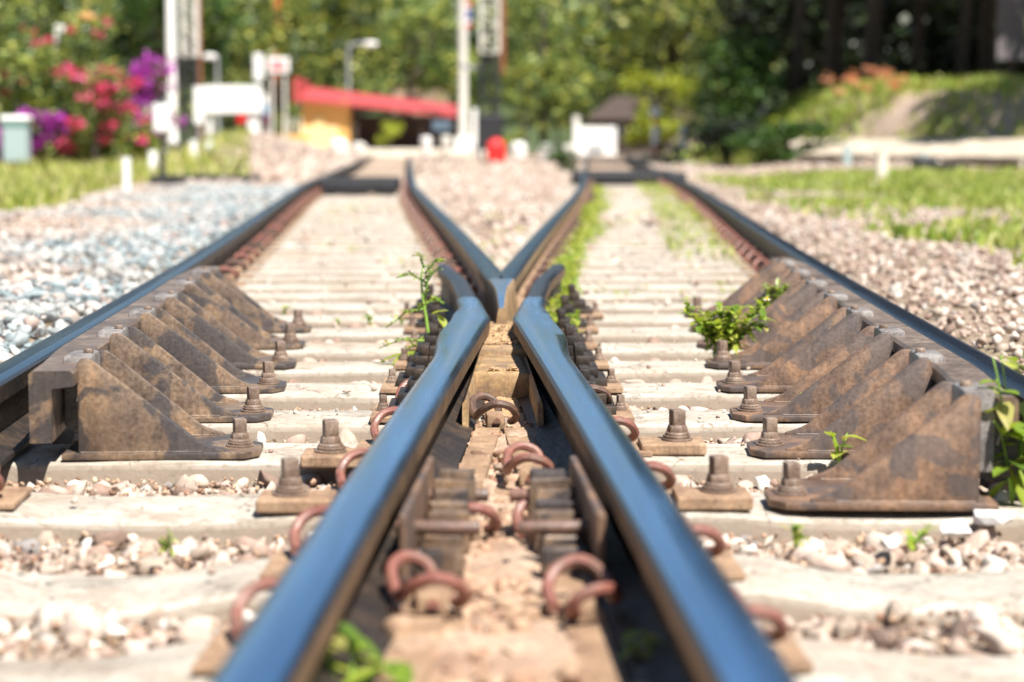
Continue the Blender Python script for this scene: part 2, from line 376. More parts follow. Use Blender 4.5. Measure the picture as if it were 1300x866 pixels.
# ------------------------------------------------------------------ sleepers
SY = [1.14, 1.64, 2.13, 2.60, 3.13] + [3.656+.49*k for k in range(0, 62)]
SW = .25
def sleeper_mesh(x0, x1, dish, seed):
    random.seed(seed); b = MB(); n = max(8, int((x1-x0)/.06)); prof = []
    top = []
    for i in range(n+1):
        x = x0+(x1-x0)*i/n; z = 0
        if dish:
            for c in (-.56, .60): z -= dish*math.exp(-((x-c)/.19)**4)
        jz = lambda s: .004*noise.noise(Vector((x*6, s*7.1, seed*3.3)))
        e = lambda s: .007*noise.noise(Vector((x*9, s*5.3+2, seed*5.1)))
        B = .014+.006*noise.noise(Vector((x*5, 4.4, seed)))
        prof.append([(x, 0+e(1), -.16), (x, 0+e(1), z-B), (x, B*.35+e(1), z-B*.3), (x, B+e(2), z+jz(1)), (x, SW*.5, z+jz(2)+.002), (x, SW-B+e(3), z+jz(3)), (x, SW+e(4), z-B), (x, SW+e(4), -.16)])
    vs = [p for r in prof for p in r]; k = 8
    fs = [(i*k+j, i*k+j+1, (i+1)*k+j+1, (i+1)*k+j) for i in range(n) for j in range(k-1)]
    fs += [tuple(range(k)), tuple(n*k+j for j in range(k))]
    b.add(vs, fs); return b
protos = {}
SG = 'concrete sleepers under the turnout'
for i, y in enumerate(SY):
    wide = y < 9.2
    nth = ordn(i) if i else None
    if i == 0: lab0 = 'pale concrete sleeper closest to the camera, below the lower edge of the photo'
    if wide:
        b = sleeper_mesh(OLx(y)-.30, ORx(y)+.30, .028 if i < 4 else (.010 if i == 4 else 0), i+1)
        b.v = [(p[0], p[1], p[2]-.0) for p in b.v]
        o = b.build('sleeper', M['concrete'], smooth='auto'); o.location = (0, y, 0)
        if i == 0: tag(o, lab0, 'sleeper', SG)
        else: tag(o, ('pale concrete sleeper with dished middle, ' if i < 4 else 'long flat weathered concrete sleeper, ')+nth+' sleeper up from the bottom edge', 'sleeper', SG)
    else:
        if y > 31: continue
        for side, fn in (('left', XL), ('right', XR)):
            if side not in protos or i % 4 == 0:
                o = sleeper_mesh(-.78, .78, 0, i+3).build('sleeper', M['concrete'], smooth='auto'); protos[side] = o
            else:
                o = protos[side].copy(); C.objects.link(o)
            o.location = (fn(y), y, 0); s = (fn(y+.2)-fn(y-.2))/.4; o.rotation_euler = (0, 0, -math.atan(s))
            tag(o, 'blurred pale sleeper of the %s track, %s sleeper up from the bottom edge' % (side, nth), 'sleeper', SG)

# ------------------------------------------------------------------ rails
def rail_prof(hl=.035, hr=.035, top=.150, drop=0):
    return [(-.058, .012), (-.058, .021), (-.028, .030), (-.009, .040), (-.009, .098), (-(hl-.002), .108), (-hl, .139), (-hl+.005, top-.0055), (-.42*hl, top-.0006),
            (.42*hr, top-.0006), (hr-.005, top-.0055), (hr, .139), (hr-.002, .108), (.009, .098), (.009, .040), (.028, .030), (.058, .021), (.058, .012)]
# material slots: 0 side, 1 polished top, 2 dark
RM = [2]*5+[0, 3]+[1]*3+[3, 0]+[2]*6
def sample(y0, y1):
    out = []; y = y0
    while y < y1: out.append(y); y += .12 if y < 9 else .5
    return out+[y1]
def rail(name, fn, y0, y1, label, mats, prof=None, rm=None, dull=99):
    yy = sample(y0, y1)
    if prof: yy = [y for y in yy if not 3.95 < y < 6.05]+[3.96+.04*q for q in range(52)]; yy.sort()
    b = MB(); b.sweep((lambda i: rail_prof()) if not prof else (lambda i: prof(yy[i])), [fn(y) for y in yy], yy, rm or RM)
    for q in range((len(yy)-1)*18):
        if yy[q//18] > dull and b.m[q] == 1: b.m[q] = 3
    return tag(b.build(name, mats, smooth='auto'), label, 'rail')
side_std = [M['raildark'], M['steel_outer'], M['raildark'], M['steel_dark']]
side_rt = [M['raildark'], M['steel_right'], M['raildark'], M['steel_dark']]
side_och = [M['ochre'], M['steel_vee'], M['plate'], M['steel_dark']]
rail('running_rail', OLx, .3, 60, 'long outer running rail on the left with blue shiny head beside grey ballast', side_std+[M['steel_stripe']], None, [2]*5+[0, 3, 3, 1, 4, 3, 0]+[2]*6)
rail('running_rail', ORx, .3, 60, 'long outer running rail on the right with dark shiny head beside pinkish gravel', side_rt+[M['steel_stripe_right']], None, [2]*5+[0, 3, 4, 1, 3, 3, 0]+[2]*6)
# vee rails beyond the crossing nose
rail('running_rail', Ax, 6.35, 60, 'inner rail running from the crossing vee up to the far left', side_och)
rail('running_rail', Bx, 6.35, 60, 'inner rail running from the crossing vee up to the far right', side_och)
# wing rails
def wing(sgn):
    own = (Ax if sgn > 0 else Bx); oth = (Bx if sgn > 0 else Ax)
    KN = 5.04
    def c(y):
        a = own(y); bb = oth(y)+sgn*.126
        if y > 6.25: bb += sgn*.028*ss(6.3, 7.15, y)
        k = ss(KN-.16, KN+.20, y)
        return a*(1-k)+bb*k
    def head(y):
        wv = .029*ss(4.05, 4.70, y)*(1-1.05*ss(5.06, 5.42, y))-.008*ss(5.6, 5.75, y)
        inn, out = .035-.006*ss(5.6, 5.75, y), .033+wv
        return rail_prof(inn, out) if sgn > 0 else rail_prof(out, inn)
    return c, head
wr, hr_ = wing(1); wl, hl_ = wing(-1)
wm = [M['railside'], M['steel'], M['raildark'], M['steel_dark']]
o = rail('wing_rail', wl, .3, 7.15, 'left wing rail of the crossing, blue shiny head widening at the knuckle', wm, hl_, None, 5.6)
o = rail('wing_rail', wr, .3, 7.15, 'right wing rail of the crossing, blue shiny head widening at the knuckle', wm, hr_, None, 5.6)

# ------------------------------------------------------------------ crossing nose
cn = thing('crossing_nose', 'rusty cast steel crossing nose shaped like a V between the two wing rails', 'crossing nose', (0, 0, 0))
yy = [5.42, 5.5, 5.6, 5.7, 5.8, 5.9, 6.0, 6.1, 6.2, 6.3, 6.38]
v = MB(); vs = []; 
for y in yy:
    l, r_ = Ax(y)-.035, Bx(y)+.035
    c_ = (l+r_)/2; hwd = max((r_-l)/2, .009+.02*(y-5.42)); l, r_ = c_-hwd, c_+hwd
    tz = .136+.014*ss(5.42, 5.75, y)
    vs += [(l-.02, y, .02), (l-.004, y, tz-.035), (l, y, tz-.006), (l+.004, y, tz), (r_-.004, y, tz), (r_, y, tz-.006), (r_+.004, y, tz-.035), (r_+.02, y, .02)]
fs = [(i*8+j, i*8+(j+1) % 8, (i+1)*8+(j+1) % 8, (i+1)*8+j) for i in range(len(yy)-1) for j in range(8)]
ms = [(1 if j == 3 else 0) for i in range(len(yy)-1) for j in range(8)]
fs += [tuple(range(8)), tuple((len(yy)-1)*8+j for j in range(8))]; ms += [0, 0]
v.add(vs, fs, ms); v.build('vee_point', [M['ochre'], M['steel']], cn, smooth='auto')
v = MB()   # web fill between the two vee rails, slightly below the heads
pts = []
for y in (6.38, 6.6, 6.85): pts.append((Ax(y)+.03, y))
for y in (6.85, 6.6, 6.38): pts.append((Bx(y)-.03, y))
v.prism(pts, 'z', .03, .138, bev=.003); v.build('vee_filler', M['steel_dark'], cn)
v = MB()   # upper block under the nose
def mid(y): return (wl(y)+wr(y))/2
def hw(y): return (wr(y)-wl(y))/2-.012
for (ya, yb, za, zb, k) in ((4.78, 5.5, .015, .094, .98),):
    v.prism([(mid(ya)-hw(ya)*k, ya), (mid(yb)-hw(yb)*k, yb), (mid(yb)+hw(yb)*k, yb), (mid(ya)+hw(ya)*k, ya)], 'z', za, zb, bev=.008)
v.build('nose_block', M['ochre'], cn, smooth='auto')
v = MB(); v.prism([(mid(4.5)-.062, 4.42), (mid(4.8)-.045, 4.80), (mid(4.8)+.045, 4.80), (mid(4.5)+.062, 4.42)], 'z', .012, .078, bev=.010)
v.build('step_block', M['ochre'], cn, smooth='auto')
for s in (-1, 1):
    v = MB(); fn = wl if s < 0 else wr
    ysn = [3.95+.12*i for i in range(14)]
    v.sweep(lambda i: [(-.004, .02), (-.004, .070), (.002, .078), (.006, .070), (.008, .02)], [mid(y)+s*(hw(y)*.5+.022) for y in ysn], ysn, [0]*5)
    v.build('flangeway_cheek', M['ochre'], cn, smooth='auto')
    v = MB(); v.sweep(lambda i: [(-.024, .012), (-.024, .024), (.024, .024), (.024, .012)], [fn(y)-s*.088 for y in [1.2+.25*i for i in range(12)]], [1.2+.25*i for i in range(12)], [0]*4)
    v.build('foot_strip', M['plate'], cn)
# packed dirt on the blocks
v = MB()
random.seed(11)
for _ in range(900):
    y = random.choice([random.uniform(4.86, 5.35), random.uniform(4.2, 4.45), random.uniform(4.12, 4.4)])
    x = mid(y)+random.uniform(-1, 1)*(.034 if y < 4.7 else hw(y)*.75); z = (.018 if y < 4.44 else .080 if y < 4.7 else .095)
    r = random.uniform(.0025, .009); v.sphere((x, y, z+r*.3), r, 1, sc_=(1, 1, .6), jit=.3)
tag(v.build('dirt', plain('dry_brown_dirt', (.34, .22, .12), .95, var=.4, nscale=60)), kind='stuff', label='crumbly brown dirt packed below the crossing nose')

# ------------------------------------------------------------------ bolts, brackets, clips
def parts_of(root):
    pr = []
    for p in bpy.data.objects:
        if p.parent == root: pr.append((p, [q for q in bpy.data.objects if q.parent == p]))
    return (root, pr)
def bolt(parent, x, y, z, s=1.0, rz=.3):
    b = MB(); T = Matrix.Translation((x, y, z)) @ Matrix.Rotation(rz, 4, 'Z') @ Matrix.Scale(s, 4)
    b.cyl((0, 0, .014), .019, .016, .012, 6, bev=.002, mat=T); b.box((-.0115, -.0115, .024), (.0115, .0115, .052), bev=.003, mat=T)
    o = b.build('bolt', M['bolt'], parent, smooth='auto')
    wsh = MB(); T2 = Matrix.Translation((x, y, z)) @ Matrix.Scale(s, 4)
    wsh.cyl((0, 0, 0), .026, .026, .004, 20, bev=.001, mat=T2); wsh.cyl((.001, 0, .0042), .023, .023, .005, 20, bev=.0015, mat=T2); wsh.cyl((0, 0, .0094), .021, .019, .005, 20, bev=.0015, mat=T2)
    wsh.build('washer', M['bolt'], o, smooth='auto'); return o
def bracket(sgn, red):
    """sgn=+1: stands left of the track, slopes down to +x"""
    t_ = thing('check_rail_bracket', 'x', 'bracket', group='ribbed brackets bracing the check rails')
    mt = M['gusset_red'] if red else M['gusset']
    b = MB(); poly = [(-.03, -.004), (.30, -.004), (.325, .03), (.325, .12), (.30, .155), (.27, .235), (-.03, .235)]
    b.prism([(sgn*p[0], p[1]) for p in poly], 'z', .0, .013, bev=.003)
    for yw in (.0005, .0155, .2125, .2275): b.tube([(sgn*(.004+.0115*q), yw+random.uniform(-.001, .001), .0135) for q in range(20)], [random.uniform(.0018, .003) for q in range(20)], 6)
    
    b.build('base_plate', mt, t_, smooth='auto')
    for y in (.0, .212):
        b = MB(); pl = [(0, .010), (0, .176), (.006, .184), (.022, .184), (.034, .176), (.215, .034), (.235, .024), (.262, .016), (.262, .010)]
        if y > 0: pl = [(p[0]*(.93 if p[0] > .05 else 1), p[1]*(.97 if p[1] > .03 else 1)) for p in pl]
        b.prism([(sgn*p[0], p[1]) for p in pl], 'y', y+.001, y+.015, bev=.0025); b.build('gusset', mt, t_, smooth='auto')
    b = MB(); b.box((-.035, .06, .05), (.018, .17, .184), bev=.008) if sgn > 0 else b.box((-.018, .06, .05), (.035, .17, .184), bev=.008)
    cb = b.build('clamp_block', M['greycap'], t_, smooth='auto')
    b = MB(); b.cyl((sgn*.004, .115, .184), .011, .009, .008, 6, bev=.0015); b.build('clamp_bolt', M['bolt'], cb, smooth='auto')
    bolt(t_, sgn*.285, .075, .013, 1.0)
    return parts_of(t_)
def check_x_left(y): return OLx(y)+.035+.042       # outer face of the left check rail
def check_x_right(y): return ORx(y)-.035-.042
for sgn, name, fn, y0, y1, ylist in ((1, 'left', check_x_left, 3.60, 6.62, [3.656+.49*k for k in range(6)]), (-1, 'right', check_x_right, 3.22, 7.1, [3.13]+[3.656+.49*k for k in range(7)])):
    # check rail: broad flat head on a thick leg next to the running rail
    def flare(y): return sgn*(.035*(1-ss(y0, y0+.5, y))+.035*ss(y1-.5, y1, y))
    yy = sample(y0, y1); pr = [(0, .045), (0, .168), (.006, .174), (.072, .174), (.078, .168), (.078, .146), (.04, .142), (.038, .045)]
    b = MB(); b.sweep(lambda i: [(sgn*p[0], p[1]) for p in pr], [fn(y)+flare(y)*.6 for y in yy], yy, [0]*8)
    b.m = [(0 if (k_ % 8 in (1, 2, 3)) and k_ < len(b.f)-2 else 1) for k_ in range(len(b.f))]
    tag(b.build('check_rail', [M['checktop'], M['gusset']], smooth='auto'), 'flat-topped brown check rail beside the %s outer rail' % name, 'check rail')
    proto = bracket(sgn, sgn < 0)
    for k, y in enumerate(ylist):
        lab = 'rusty ribbed bracket of the %s check rail, %s from the camera' % (name, ordn(k+1))
        yb = y+.02
        loc = (fn(yb)+sgn*(.082+ (.012 if k == 0 else 0)), yb, .003); s = (fn(yb+.2)-fn(yb-.2))/.4
        if k == 0:
            proto[0].location = loc; proto[0].rotation_euler = (0, 0, -math.atan(s)); proto[0]['label'] = lab
        else: copy_fast(proto, loc, -math.atan(s), lab)
# elastic rail clip fastener: local +x points away from the rail, origin at rail centre on the sleeper
def fastener(matc):
    t_ = thing('rail_fastener', 'x', 'rail clip', group='spring clips holding the rails')
    b = MB(); b.box((.0, -.08, 0), (.15, .08, .010), bev=.002); pl = b.build('base_plate', M['plate'], t_)
    b = MB(); b.box((.064, -.032, .0095), (.10, .032, .040), bev=.006); b.build('shoulder', M['plate'], t_, smooth='auto')
    ctrl = [(.085, -.045, .028), (.087, .02, .028), (.090, .055, .030), (.094, .082, .044), (.082, .094, .064), (.055, .088, .074), (.034, .062, .066), (.034, .02, .046), (.038, -.01, .038),
            (.040, -.036, .044), (.052, -.066, .062), (.080, -.082, .078), (.112, -.078, .070), (.128, -.058, .046), (.124, -.03, .030), (.118, -.005, .024)]
    cp = [Vector(p) for p in ctrl]; pts = []
    for i in range(len(cp)-1):
        p0, p1, p2, p3 = cp[max(i-1, 0)], cp[i], cp[i+1], cp[min(i+2, len(cp)-1)]
        for q in range(3):
            s = q/3; pts.append(.5*((2*p1)+(p2-p0)*s+(2*p0-5*p1+4*p2-p3)*s*s+(3*p1-p0-3*p2+p3)*s**3))
    pts.append(cp[-1])
    pts = [Vector(((q.x-.078)*.86+.078, q.y*.86, (q.z-.024)*.8+.024)) for q in pts]
    b = MB(); b.tube(pts, .0078, 8); b.build('clip', matc, t_, smooth='auto')
    return parts_of(t_)
FB, FR = fastener(M['clip']), fastener(M['clipred']); used = {id(FB): False, id(FR): False}
def put(src, fn, y, right, label, ang=None):
    s = (fn(y+.1)-fn(y-.1))/.2; rz = -math.atan(s)+(0 if right else math.pi)
    loc = (fn(y), y, .0025)
    if not used[id(src)]:
        used[id(src)] = True; src[0].location = loc; src[0].rotation_euler = (0, 0, rz); src[0]['label'] = label; return
    copy_fast(src, loc, rz, label)
for i, y in enumerate(SY):
    if i == 0 or y > 27: continue
    yc = y+SW/2; n = ordn(i)
    # inner side of outer rails (not where the check rail stands)
    if not (3.4 < y < 6.3): put(FR if i % 3 else FB, OLx, yc, True, 'clip inside the left outer rail at the %s sleeper up from the bottom' % n)
    if not (3.0 < y < 6.8): put(FR, ORx, yc, False, 'clip inside the right outer rail at the %s sleeper up from the bottom' % n)
    if y < 4.4:
        put(FR, Bx, yc, False, 'reddish clip left of the left wing rail at the %s sleeper up' % n)
        put(FB if i == 6 else FR, Ax, yc, True, 'rusty clip right of the right wing rail at the %s sleeper up' % n)
    if y > 6.9:
        put(FB if i % 2 else FR, Ax, yc, False, 'clip left of the vee rail leading far left, at the %s sleeper up' % n)
        put(FB, Bx, yc, True, 'clip right of the vee rail leading far right, at the %s sleeper up' % n)
for (src, u, v_, fl, rz, lab) in ((FB, 626, 549, 0, .05, 'single dark spring clip lying across between the wing rails just below the crossing nose'),
        (FR, 672, 622, 0, -.1, 'ring-like rusty spring clip second below the crossing nose, right of the middle'),
        (FR, 588, 694, 0, .1, 'red-tipped spring clip third row below the nose, at the left wing rail'), (FR, 694, 700, 1, -.05, 'rusty spring clip third row below the nose, at the right wing rail'),
        (FR, 540, 792, 0, .1, 'nearest red spring clip inside the left wing rail'), (FR, 742, 800, 1, -.05, 'nearest red spring clip inside the right wing rail')):
    p = px(u, v_, .012); c_ = -.078 if not fl else .078
    copy_fast(src, (p.x+c_, p.y+.03, .006), rz+(math.pi if fl else 0), lab)
# wing braces beside the crossing (stepped plates)
def brace(sgn):
    t_ = thing('wing_brace', 'x', 'rail brace', group='stepped braces beside the wing rails')
    b = MB(); b.box((.03*sgn if sgn > 0 else -.17, -.01, 0), (.17 if sgn > 0 else -.03, .21, .012), bev=.002); b.build('base_plate', M['plate'], t_)
    b = MB()
    for q, (a, c_, z) in enumerate(((.066, .135, .03), (.064, .115, .055), (.062, .095, .08), (.060, .082, .104))):
        b.box((min(sgn*a, sgn*c_), .02+.012*q, z-.026), (max(sgn*a, sgn*c_), .17-.012*q, z), bev=.004)
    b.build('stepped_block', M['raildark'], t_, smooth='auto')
    bolt(t_, sgn*.148, .10, .012, .62)
    return parts_of(t_)
for sgn, fn, nm in ((-1, wl, 'left'), (1, wr, 'right')):
    pb = brace(sgn); first = True
    for k, y in enumerate([3.656+.49*q for q in range(1, 7)]):
        lab = 'rusty stepped brace against the %s wing rail, %s from the camera' % (nm, ordn(k+1)); off = sgn*(.03 if 4.4 < y < 5.6 else 0)
        if first: pb[0].location = (fn(y+.1)+off, y+.02, .004); pb[0]['label'] = lab; first = False
        else: copy_fast(pb, (fn(y+.1)+off, y+.02, .004), 0, lab)
# lone bolts on base plates beside the wing rails
bp = thing('plate_bolt', 'x', 'bolt', group='tall bolts on plates beside the wing rails')
b = MB(); b.box((-.07, -.05, 0), (.05, .05, .022), bev=.004); b.build('base_plate', M['plate'], bp); bolt(bp, -.02, 0, .022, 1.12)
BP = parts_of(bp)
for k, (u, v_, lab) in enumerate(((385, 632, 'tall square-headed bolt left of the left wing rail, the nearer one'), (434, 577, 'tall square-headed bolt left of the left wing rail, the farther one'),
                                  (896, 628, 'tall square-headed bolt right of the right wing rail, the nearer one'), (846, 562, 'tall square-headed bolt right of the right wing rail, the farther one'))):
    p = px(u, v_, .02); p.z = .003
    if k == 0: bp.location = p; bp['label'] = lab
    else: copy_fast(BP, p, (0, 0, math.pi, math.pi)[k], lab)
# distance block packs against the inner faces of the wing rails
for sgn, fn, nm in ((-1, Bx, 'left'), (1, Ax, 'right')):
    t_ = thing('distance_block', 'rusty bolted plate pack against the inner face of the %s wing rail' % nm, 'rail block', (fn(2.74), 2.74, .012), -math.atan((fn(2.7)-fn(2.3))/.4), 'plate packs inside the wing rails')
    d = -sgn
    b = MB(); b.box((min(d*.046, d*.058), -.22, .012), (max(d*.046, d*.056), .26, .104), bev=.003, jit=.0005); b.build('side_plate', M['gusset_red'], t_)
    b = MB()
    for q in range(8):
        w0 = .064+.003*(q % 2); w1 = .122-.004*(q % 3)
        b.box((min(d*w0, d*w1), -.15+q*.050, .010), (max(d*w0, d*w1), -.130+q*.050, .046+.0065*q), bev=.003, jit=.002)
    b.box((min(d*.072, d*.112), -.15, .005), (max(d*.072, d*.112), .22, .04))
    b.build('rib_pack', M['gusset'], t_, smooth='auto')
    for q in (-.085, .165):
        b = MB(); T = Matrix.Translation((0, q, .062)) @ Matrix.Rotation(math.pi/2, 4, 'Y'); b.cyl((0, 0, min(d*.03, d*.15)), .010, .010, .11, 10, bev=.002, mat=T); b.build('through_bolt', M['clip'], t_, smooth='auto')

# ------------------------------------------------------------------ ballast
def stone_variants(n, sub):
    out = []
    for k in range(n):
        q = bmesh.new(); bmesh.ops.create_icosphere(q, subdivisions=sub, radius=1)
        s = Vector((random.uniform(.85, 1.25), random.uniform(.7, 1.0), random.uniform(.5, .8)))
        cuts = [(Vector([random.gauss(0, 1) for _ in range(3)]).normalized(), random.uniform(.30, .66)) for _ in range(8)]
        for v in q.verts:
            for nrm, d in cuts:
                e = v.co.dot(nrm)-d
                if e > 0: v.co -= nrm*e
            v.co = Vector((v.co.x*s.x, v.co.y*s.y, v.co.z*s.z))*(1+random.uniform(-.05, .05))
        out.append((np.array([v.co[:] for v in q.verts]), np.array([[v.index for v in f.verts] for f in q.faces]))); q.free()
    return out
random.seed(5)
SV1, SV2 = stone_variants(10, 2), stone_variants(8, 1)
def scatter(name, pts, sizes, var, material, label):
    V = []; Fc = []; off = 0; n = len(pts); ids = rng.integers(0, len(var), n)
    for k, (vv, ff) in enumerate(var):
        P = pts[ids == k]; S = sizes[ids == k]; m_ = len(P)
        if m_ == 0: continue
        a = rng.uniform(0, 2*np.pi, m_); tx = rng.normal(0, .5, m_); ty = rng.normal(0, .5, m_)
        ca, sa = np.cos(a), np.sin(a); cx, sx_ = np.cos(tx), np.sin(tx); cy, sy_ = np.cos(ty), np.sin(ty)
        Rz = np.zeros((m_, 3, 3)); Rz[:, 0, 0] = ca; Rz[:, 0, 1] = -sa; Rz[:, 1, 0] = sa; Rz[:, 1, 1] = ca; Rz[:, 2, 2] = 1
        Rx = np.zeros((m_, 3, 3)); Rx[:, 0, 0] = 1; Rx[:, 1, 1] = cx; Rx[:, 1, 2] = -sx_; Rx[:, 2, 1] = sx_; Rx[:, 2, 2] = cx
        Ry = np.zeros((m_, 3, 3)); Ry[:, 1, 1] = 1; Ry[:, 0, 0] = cy; Ry[:, 0, 2] = sy_; Ry[:, 2, 0] = -sy_; Ry[:, 2, 2] = cy
        Q = Rx @ Ry @ Rz
        W = np.einsum('mij,vj->mvi', Q, vv)*S[:, None, None]+P[:, None, :]
        V.append(W.reshape(-1, 3)); Fc.append((ff[None]+(np.arange(m_)*len(vv))[:, None, None]+off).reshape(-1, 3)); off += m_*len(vv)
    V = np.concatenate(V); Fc = np.concatenate(Fc)
    me = bpy.data.meshes.new(name); me.vertices.add(len(V)); me.vertices.foreach_set('co', V.ravel()); me.loops.add(Fc.size); me.loops.foreach_set('vertex_index', Fc.ravel())
    me.polygons.add(len(Fc)); me.polygons.foreach_set('loop_start', np.arange(0, Fc.size, 3)); me.update(calc_edges=True); me.materials.append(material)
    o = bpy.data.objects.new(name, me); C.objects.link(o); return tag(o, label, None, None, 'stuff')
def region(n, x0, x1, y0, y1, ok, dz, smin, smax):
    X = rng.uniform(x0, x1, n); Y = y0+(y1-y0)*rng.uniform(0, 1, n); S = rng.uniform(smin, smax, n)*rng.choice([.4, .55, .7, .85, 1, 1.25], n); out = []; so_ = []
    for x, y, s in zip(X, Y, S):
        if ok(x, y): out.append((x, y, gh(x, y)+dz(x, y)+rng.uniform(-.4, .35)*s)); so_.append(s)
    return np.array(out).reshape(-1, 3), np.array(so_)
SYa = np.array(SY)
def on_sleeper(y, pad=.0):
    d = y-SYa; return bool(np.any((d > -pad) & (d < SW+pad)))
def near_rail(x, y, m_):
    c = [OLx(y), ORx(y)]
    c += [wl(y), wr(y)] if y < 7.1 else []
    if y > 6.3: c += [Ax(y), Bx(y)]
    return any(abs(x-q) < m_ for q in c)
def vis(x, y): return abs(x-.02*y) < .36*y+.35
# between the rails of both tracks, between sleepers
def ok_in(x, y):
    if not vis(x, y) or x < OLx(y) or x > ORx(y): return False
    if y > 7 and Ax(y)+.03 < x < Bx(y)-.03: return False
    if near_rail(x, y, .05): return False
    if y < 7.2 and 3.95 < y < 7.2 and wl(y)-.05 < x < wr(y)+.05: return False
    return not on_sleeper(y, .005)
p, s = region(36000, -1.5, 1.5, 1.2, 9.5, ok_in, lambda x, y: .004, .015, .034); scatter('ballast', p, s, SV1, M['stone'], 'pinkish broken stone ballast between the sleepers')
p, s = region(30000, -2.6, 3.0, 9.5, 30, ok_in, lambda x, y: .012, .03, .05); scatter('ballast', p, s, SV2, M['stone'], 'distant ballast between the far sleepers')
p, s = region(30000, -1.5, 1.5, 1.2, 8, ok_in, lambda x, y: .018, .004, .010); scatter('grit', p, s, SV2, M['rusty_stone'], 'fine grit and dust chips between the ballast stones')
# few small chips lying on sleepers
def ok_on(x, y): return vis(x, y) and OLx(y)+.05 < x < ORx(y)-.05 and on_sleeper(y, -.02) and not near_rail(x, y, .07) and not (3.95 < y < 7.2 and wl(y)-.06 < x < wr(y)+.06)
p, s = region(9000, -2.2, 2.2, 1.6, 26, ok_on, lambda x, y: .045, .005, .014); s = s*np.where(p[:, 1] > 7, 1.6, .8); p[:, 2] = s*.3+.002; scatter('stone_chips', p, s, SV2, M['stone'], 'small stone chips scattered on the sleepers')
# between wing rails, dusty rust-toned
def ok_w(x, y): return wl(y)+.045 < x < wr(y)-.045
b = MB(); NX = 14; YY = [1.2+.03*q for q in range(98)]; vs = []
for y in YY:
    for q in range(NX+1):
        f_ = q/NX; x = (wl(y)+.012)*(1-f_)+(wr(y)-.012)*f_
        vs.append((x, y, .012+.016*noise.noise(Vector((x*9, y*7, 1)))+.008*noise.noise(Vector((x*40, y*40, 5)))+(.006 if on_sleeper(y) else -.004)-.03*ss(.62, .95, abs(2*f_-1))))
b.add(vs, [(j*(NX+1)+i, j*(NX+1)+i+1, (j+1)*(NX+1)+i+1, (j+1)*(NX+1)+i) for j in range(len(YY)-1) for i in range(NX)])
tag(b.build('dust_bed', rust('rust_brown_dust', (.26, .165, .11), (.40, .28, .20), (.52, .41, .31), .95, sc1=9, bst=.8), smooth=True), 'rust brown dust packed between the two wing rails', kind='stuff')
p, s = region(5200, -.25, .25, 1.2, 4.15, ok_w, lambda x, y: .058, .006, .019); 
keep = np.array([not (on_sleeper(q[1], -.01) and rng.uniform() < .6) for q in p]); p = p[keep]; s = s[keep]
scatter('ballast', p, s, SV1, M['rusty_stone'], 'rust-dusted stones between the two wing rails')
# gravel wedge between the diverging tracks
def ok_v(x, y): return y > 6.9 and Ax(y)+.05 < x < Bx(y)-.05
p, s = region(26000, -1.4, 1.5, 6.9, 34, ok_v, lambda x, y: .0, .02, .045); scatter('ballast', p, s, SV2, M['stone'], 'pinkish gravel wedge between the two diverging inner rails')
# left shoulder
def ok_l(x, y): return vis(x, y) and x < OLx(y)-.06 and y < 24+.0*x and x > -1.35-.30*y
p, s = region(60000, -8, -.95, 2.2, 24, ok_l, lambda x, y: .015, .022, .042); scatter('ballast', p, s, SV2, M['stone_left'], 'grey and pink ballast shoulder left of the left outer rail')
p, s = region(5000, -2.6, -.95, 2.6, 7.5, ok_l, lambda x, y: .03, .02, .036); scatter('ballast', p, s, SV1, M['stone_left'], 'nearest grey stones beside the left outer rail')
def ok_r(x, y): return vis(x, y) and x > ORx(y)+.06
p, s = region(66000, .95, 8, 2.2, 26, ok_r, lambda x, y: .012, .016, .032); scatter('ballast', p, s, SV2, M['stone'], 'pale pink gravel right of the right outer rail')
def ok_h(x, y): return x < OLx(min(y, 60))-.3 and x > -.13*y-.5
p, s = region(16000, -7, -1.5, 24, 58, ok_h, lambda x, y: .02, .05, .10); scatter('gravel', p, s, SV2, M['stone'], 'pinkish gravel heap left of the track near the station')
def ok_f(x, y): return not (XL(y)-.6 < x < XL(y)+.6) and not (XR(y)-.6 < x < XR(y)+.6)
p, s = region(9000, -4, 7, 30, 62, ok_f, lambda x, y: .0, .05, .09); scatter('gravel', p, s, SV2, M['stone'], 'far gravel between the tracks and the station platform')
# larger loose stones that stand out
def lone(u, v_, r, material, label, z=0, name='stone', grp='loose single stones in the ballast'):
    vv, ff = random.choice(SV1); b = MB(); b.add([tuple(q*r) for q in vv], [tuple(f) for f in ff]); p = px(u, v_, z); o = b.build(name, material); o.location = p; o.rotation_euler = (random.uniform(-.4, .4), 0, random.uniform(0, 6))
    return tag(o, label, 'stone', grp)
lone(853, 577, .026, M['whitestone'], 'white stone right of the right wing rail, between two tall bolts')
lone(1255, 632, .034, M['whitestone'], 'white painted stone under the leafy plant at the right edge')
lone(1262, 658, .040, M['whitestone'], 'largest white painted stone, below the leafy plant at the right edge')
lone(1203, 638, .030, M['whitestone'], 'white painted stone at the foot of the nearest right bracket')
lone(1215, 668, .026, M['whitestone'], 'small white stone left of the largest white stone')
lone(1128, 690, .026, M['cream'], 'cream stone in the gap beside a weed sprig at lower right')
lone(1015, 575, .018, M['whitestone'], 'small white chip between the first two right brackets')

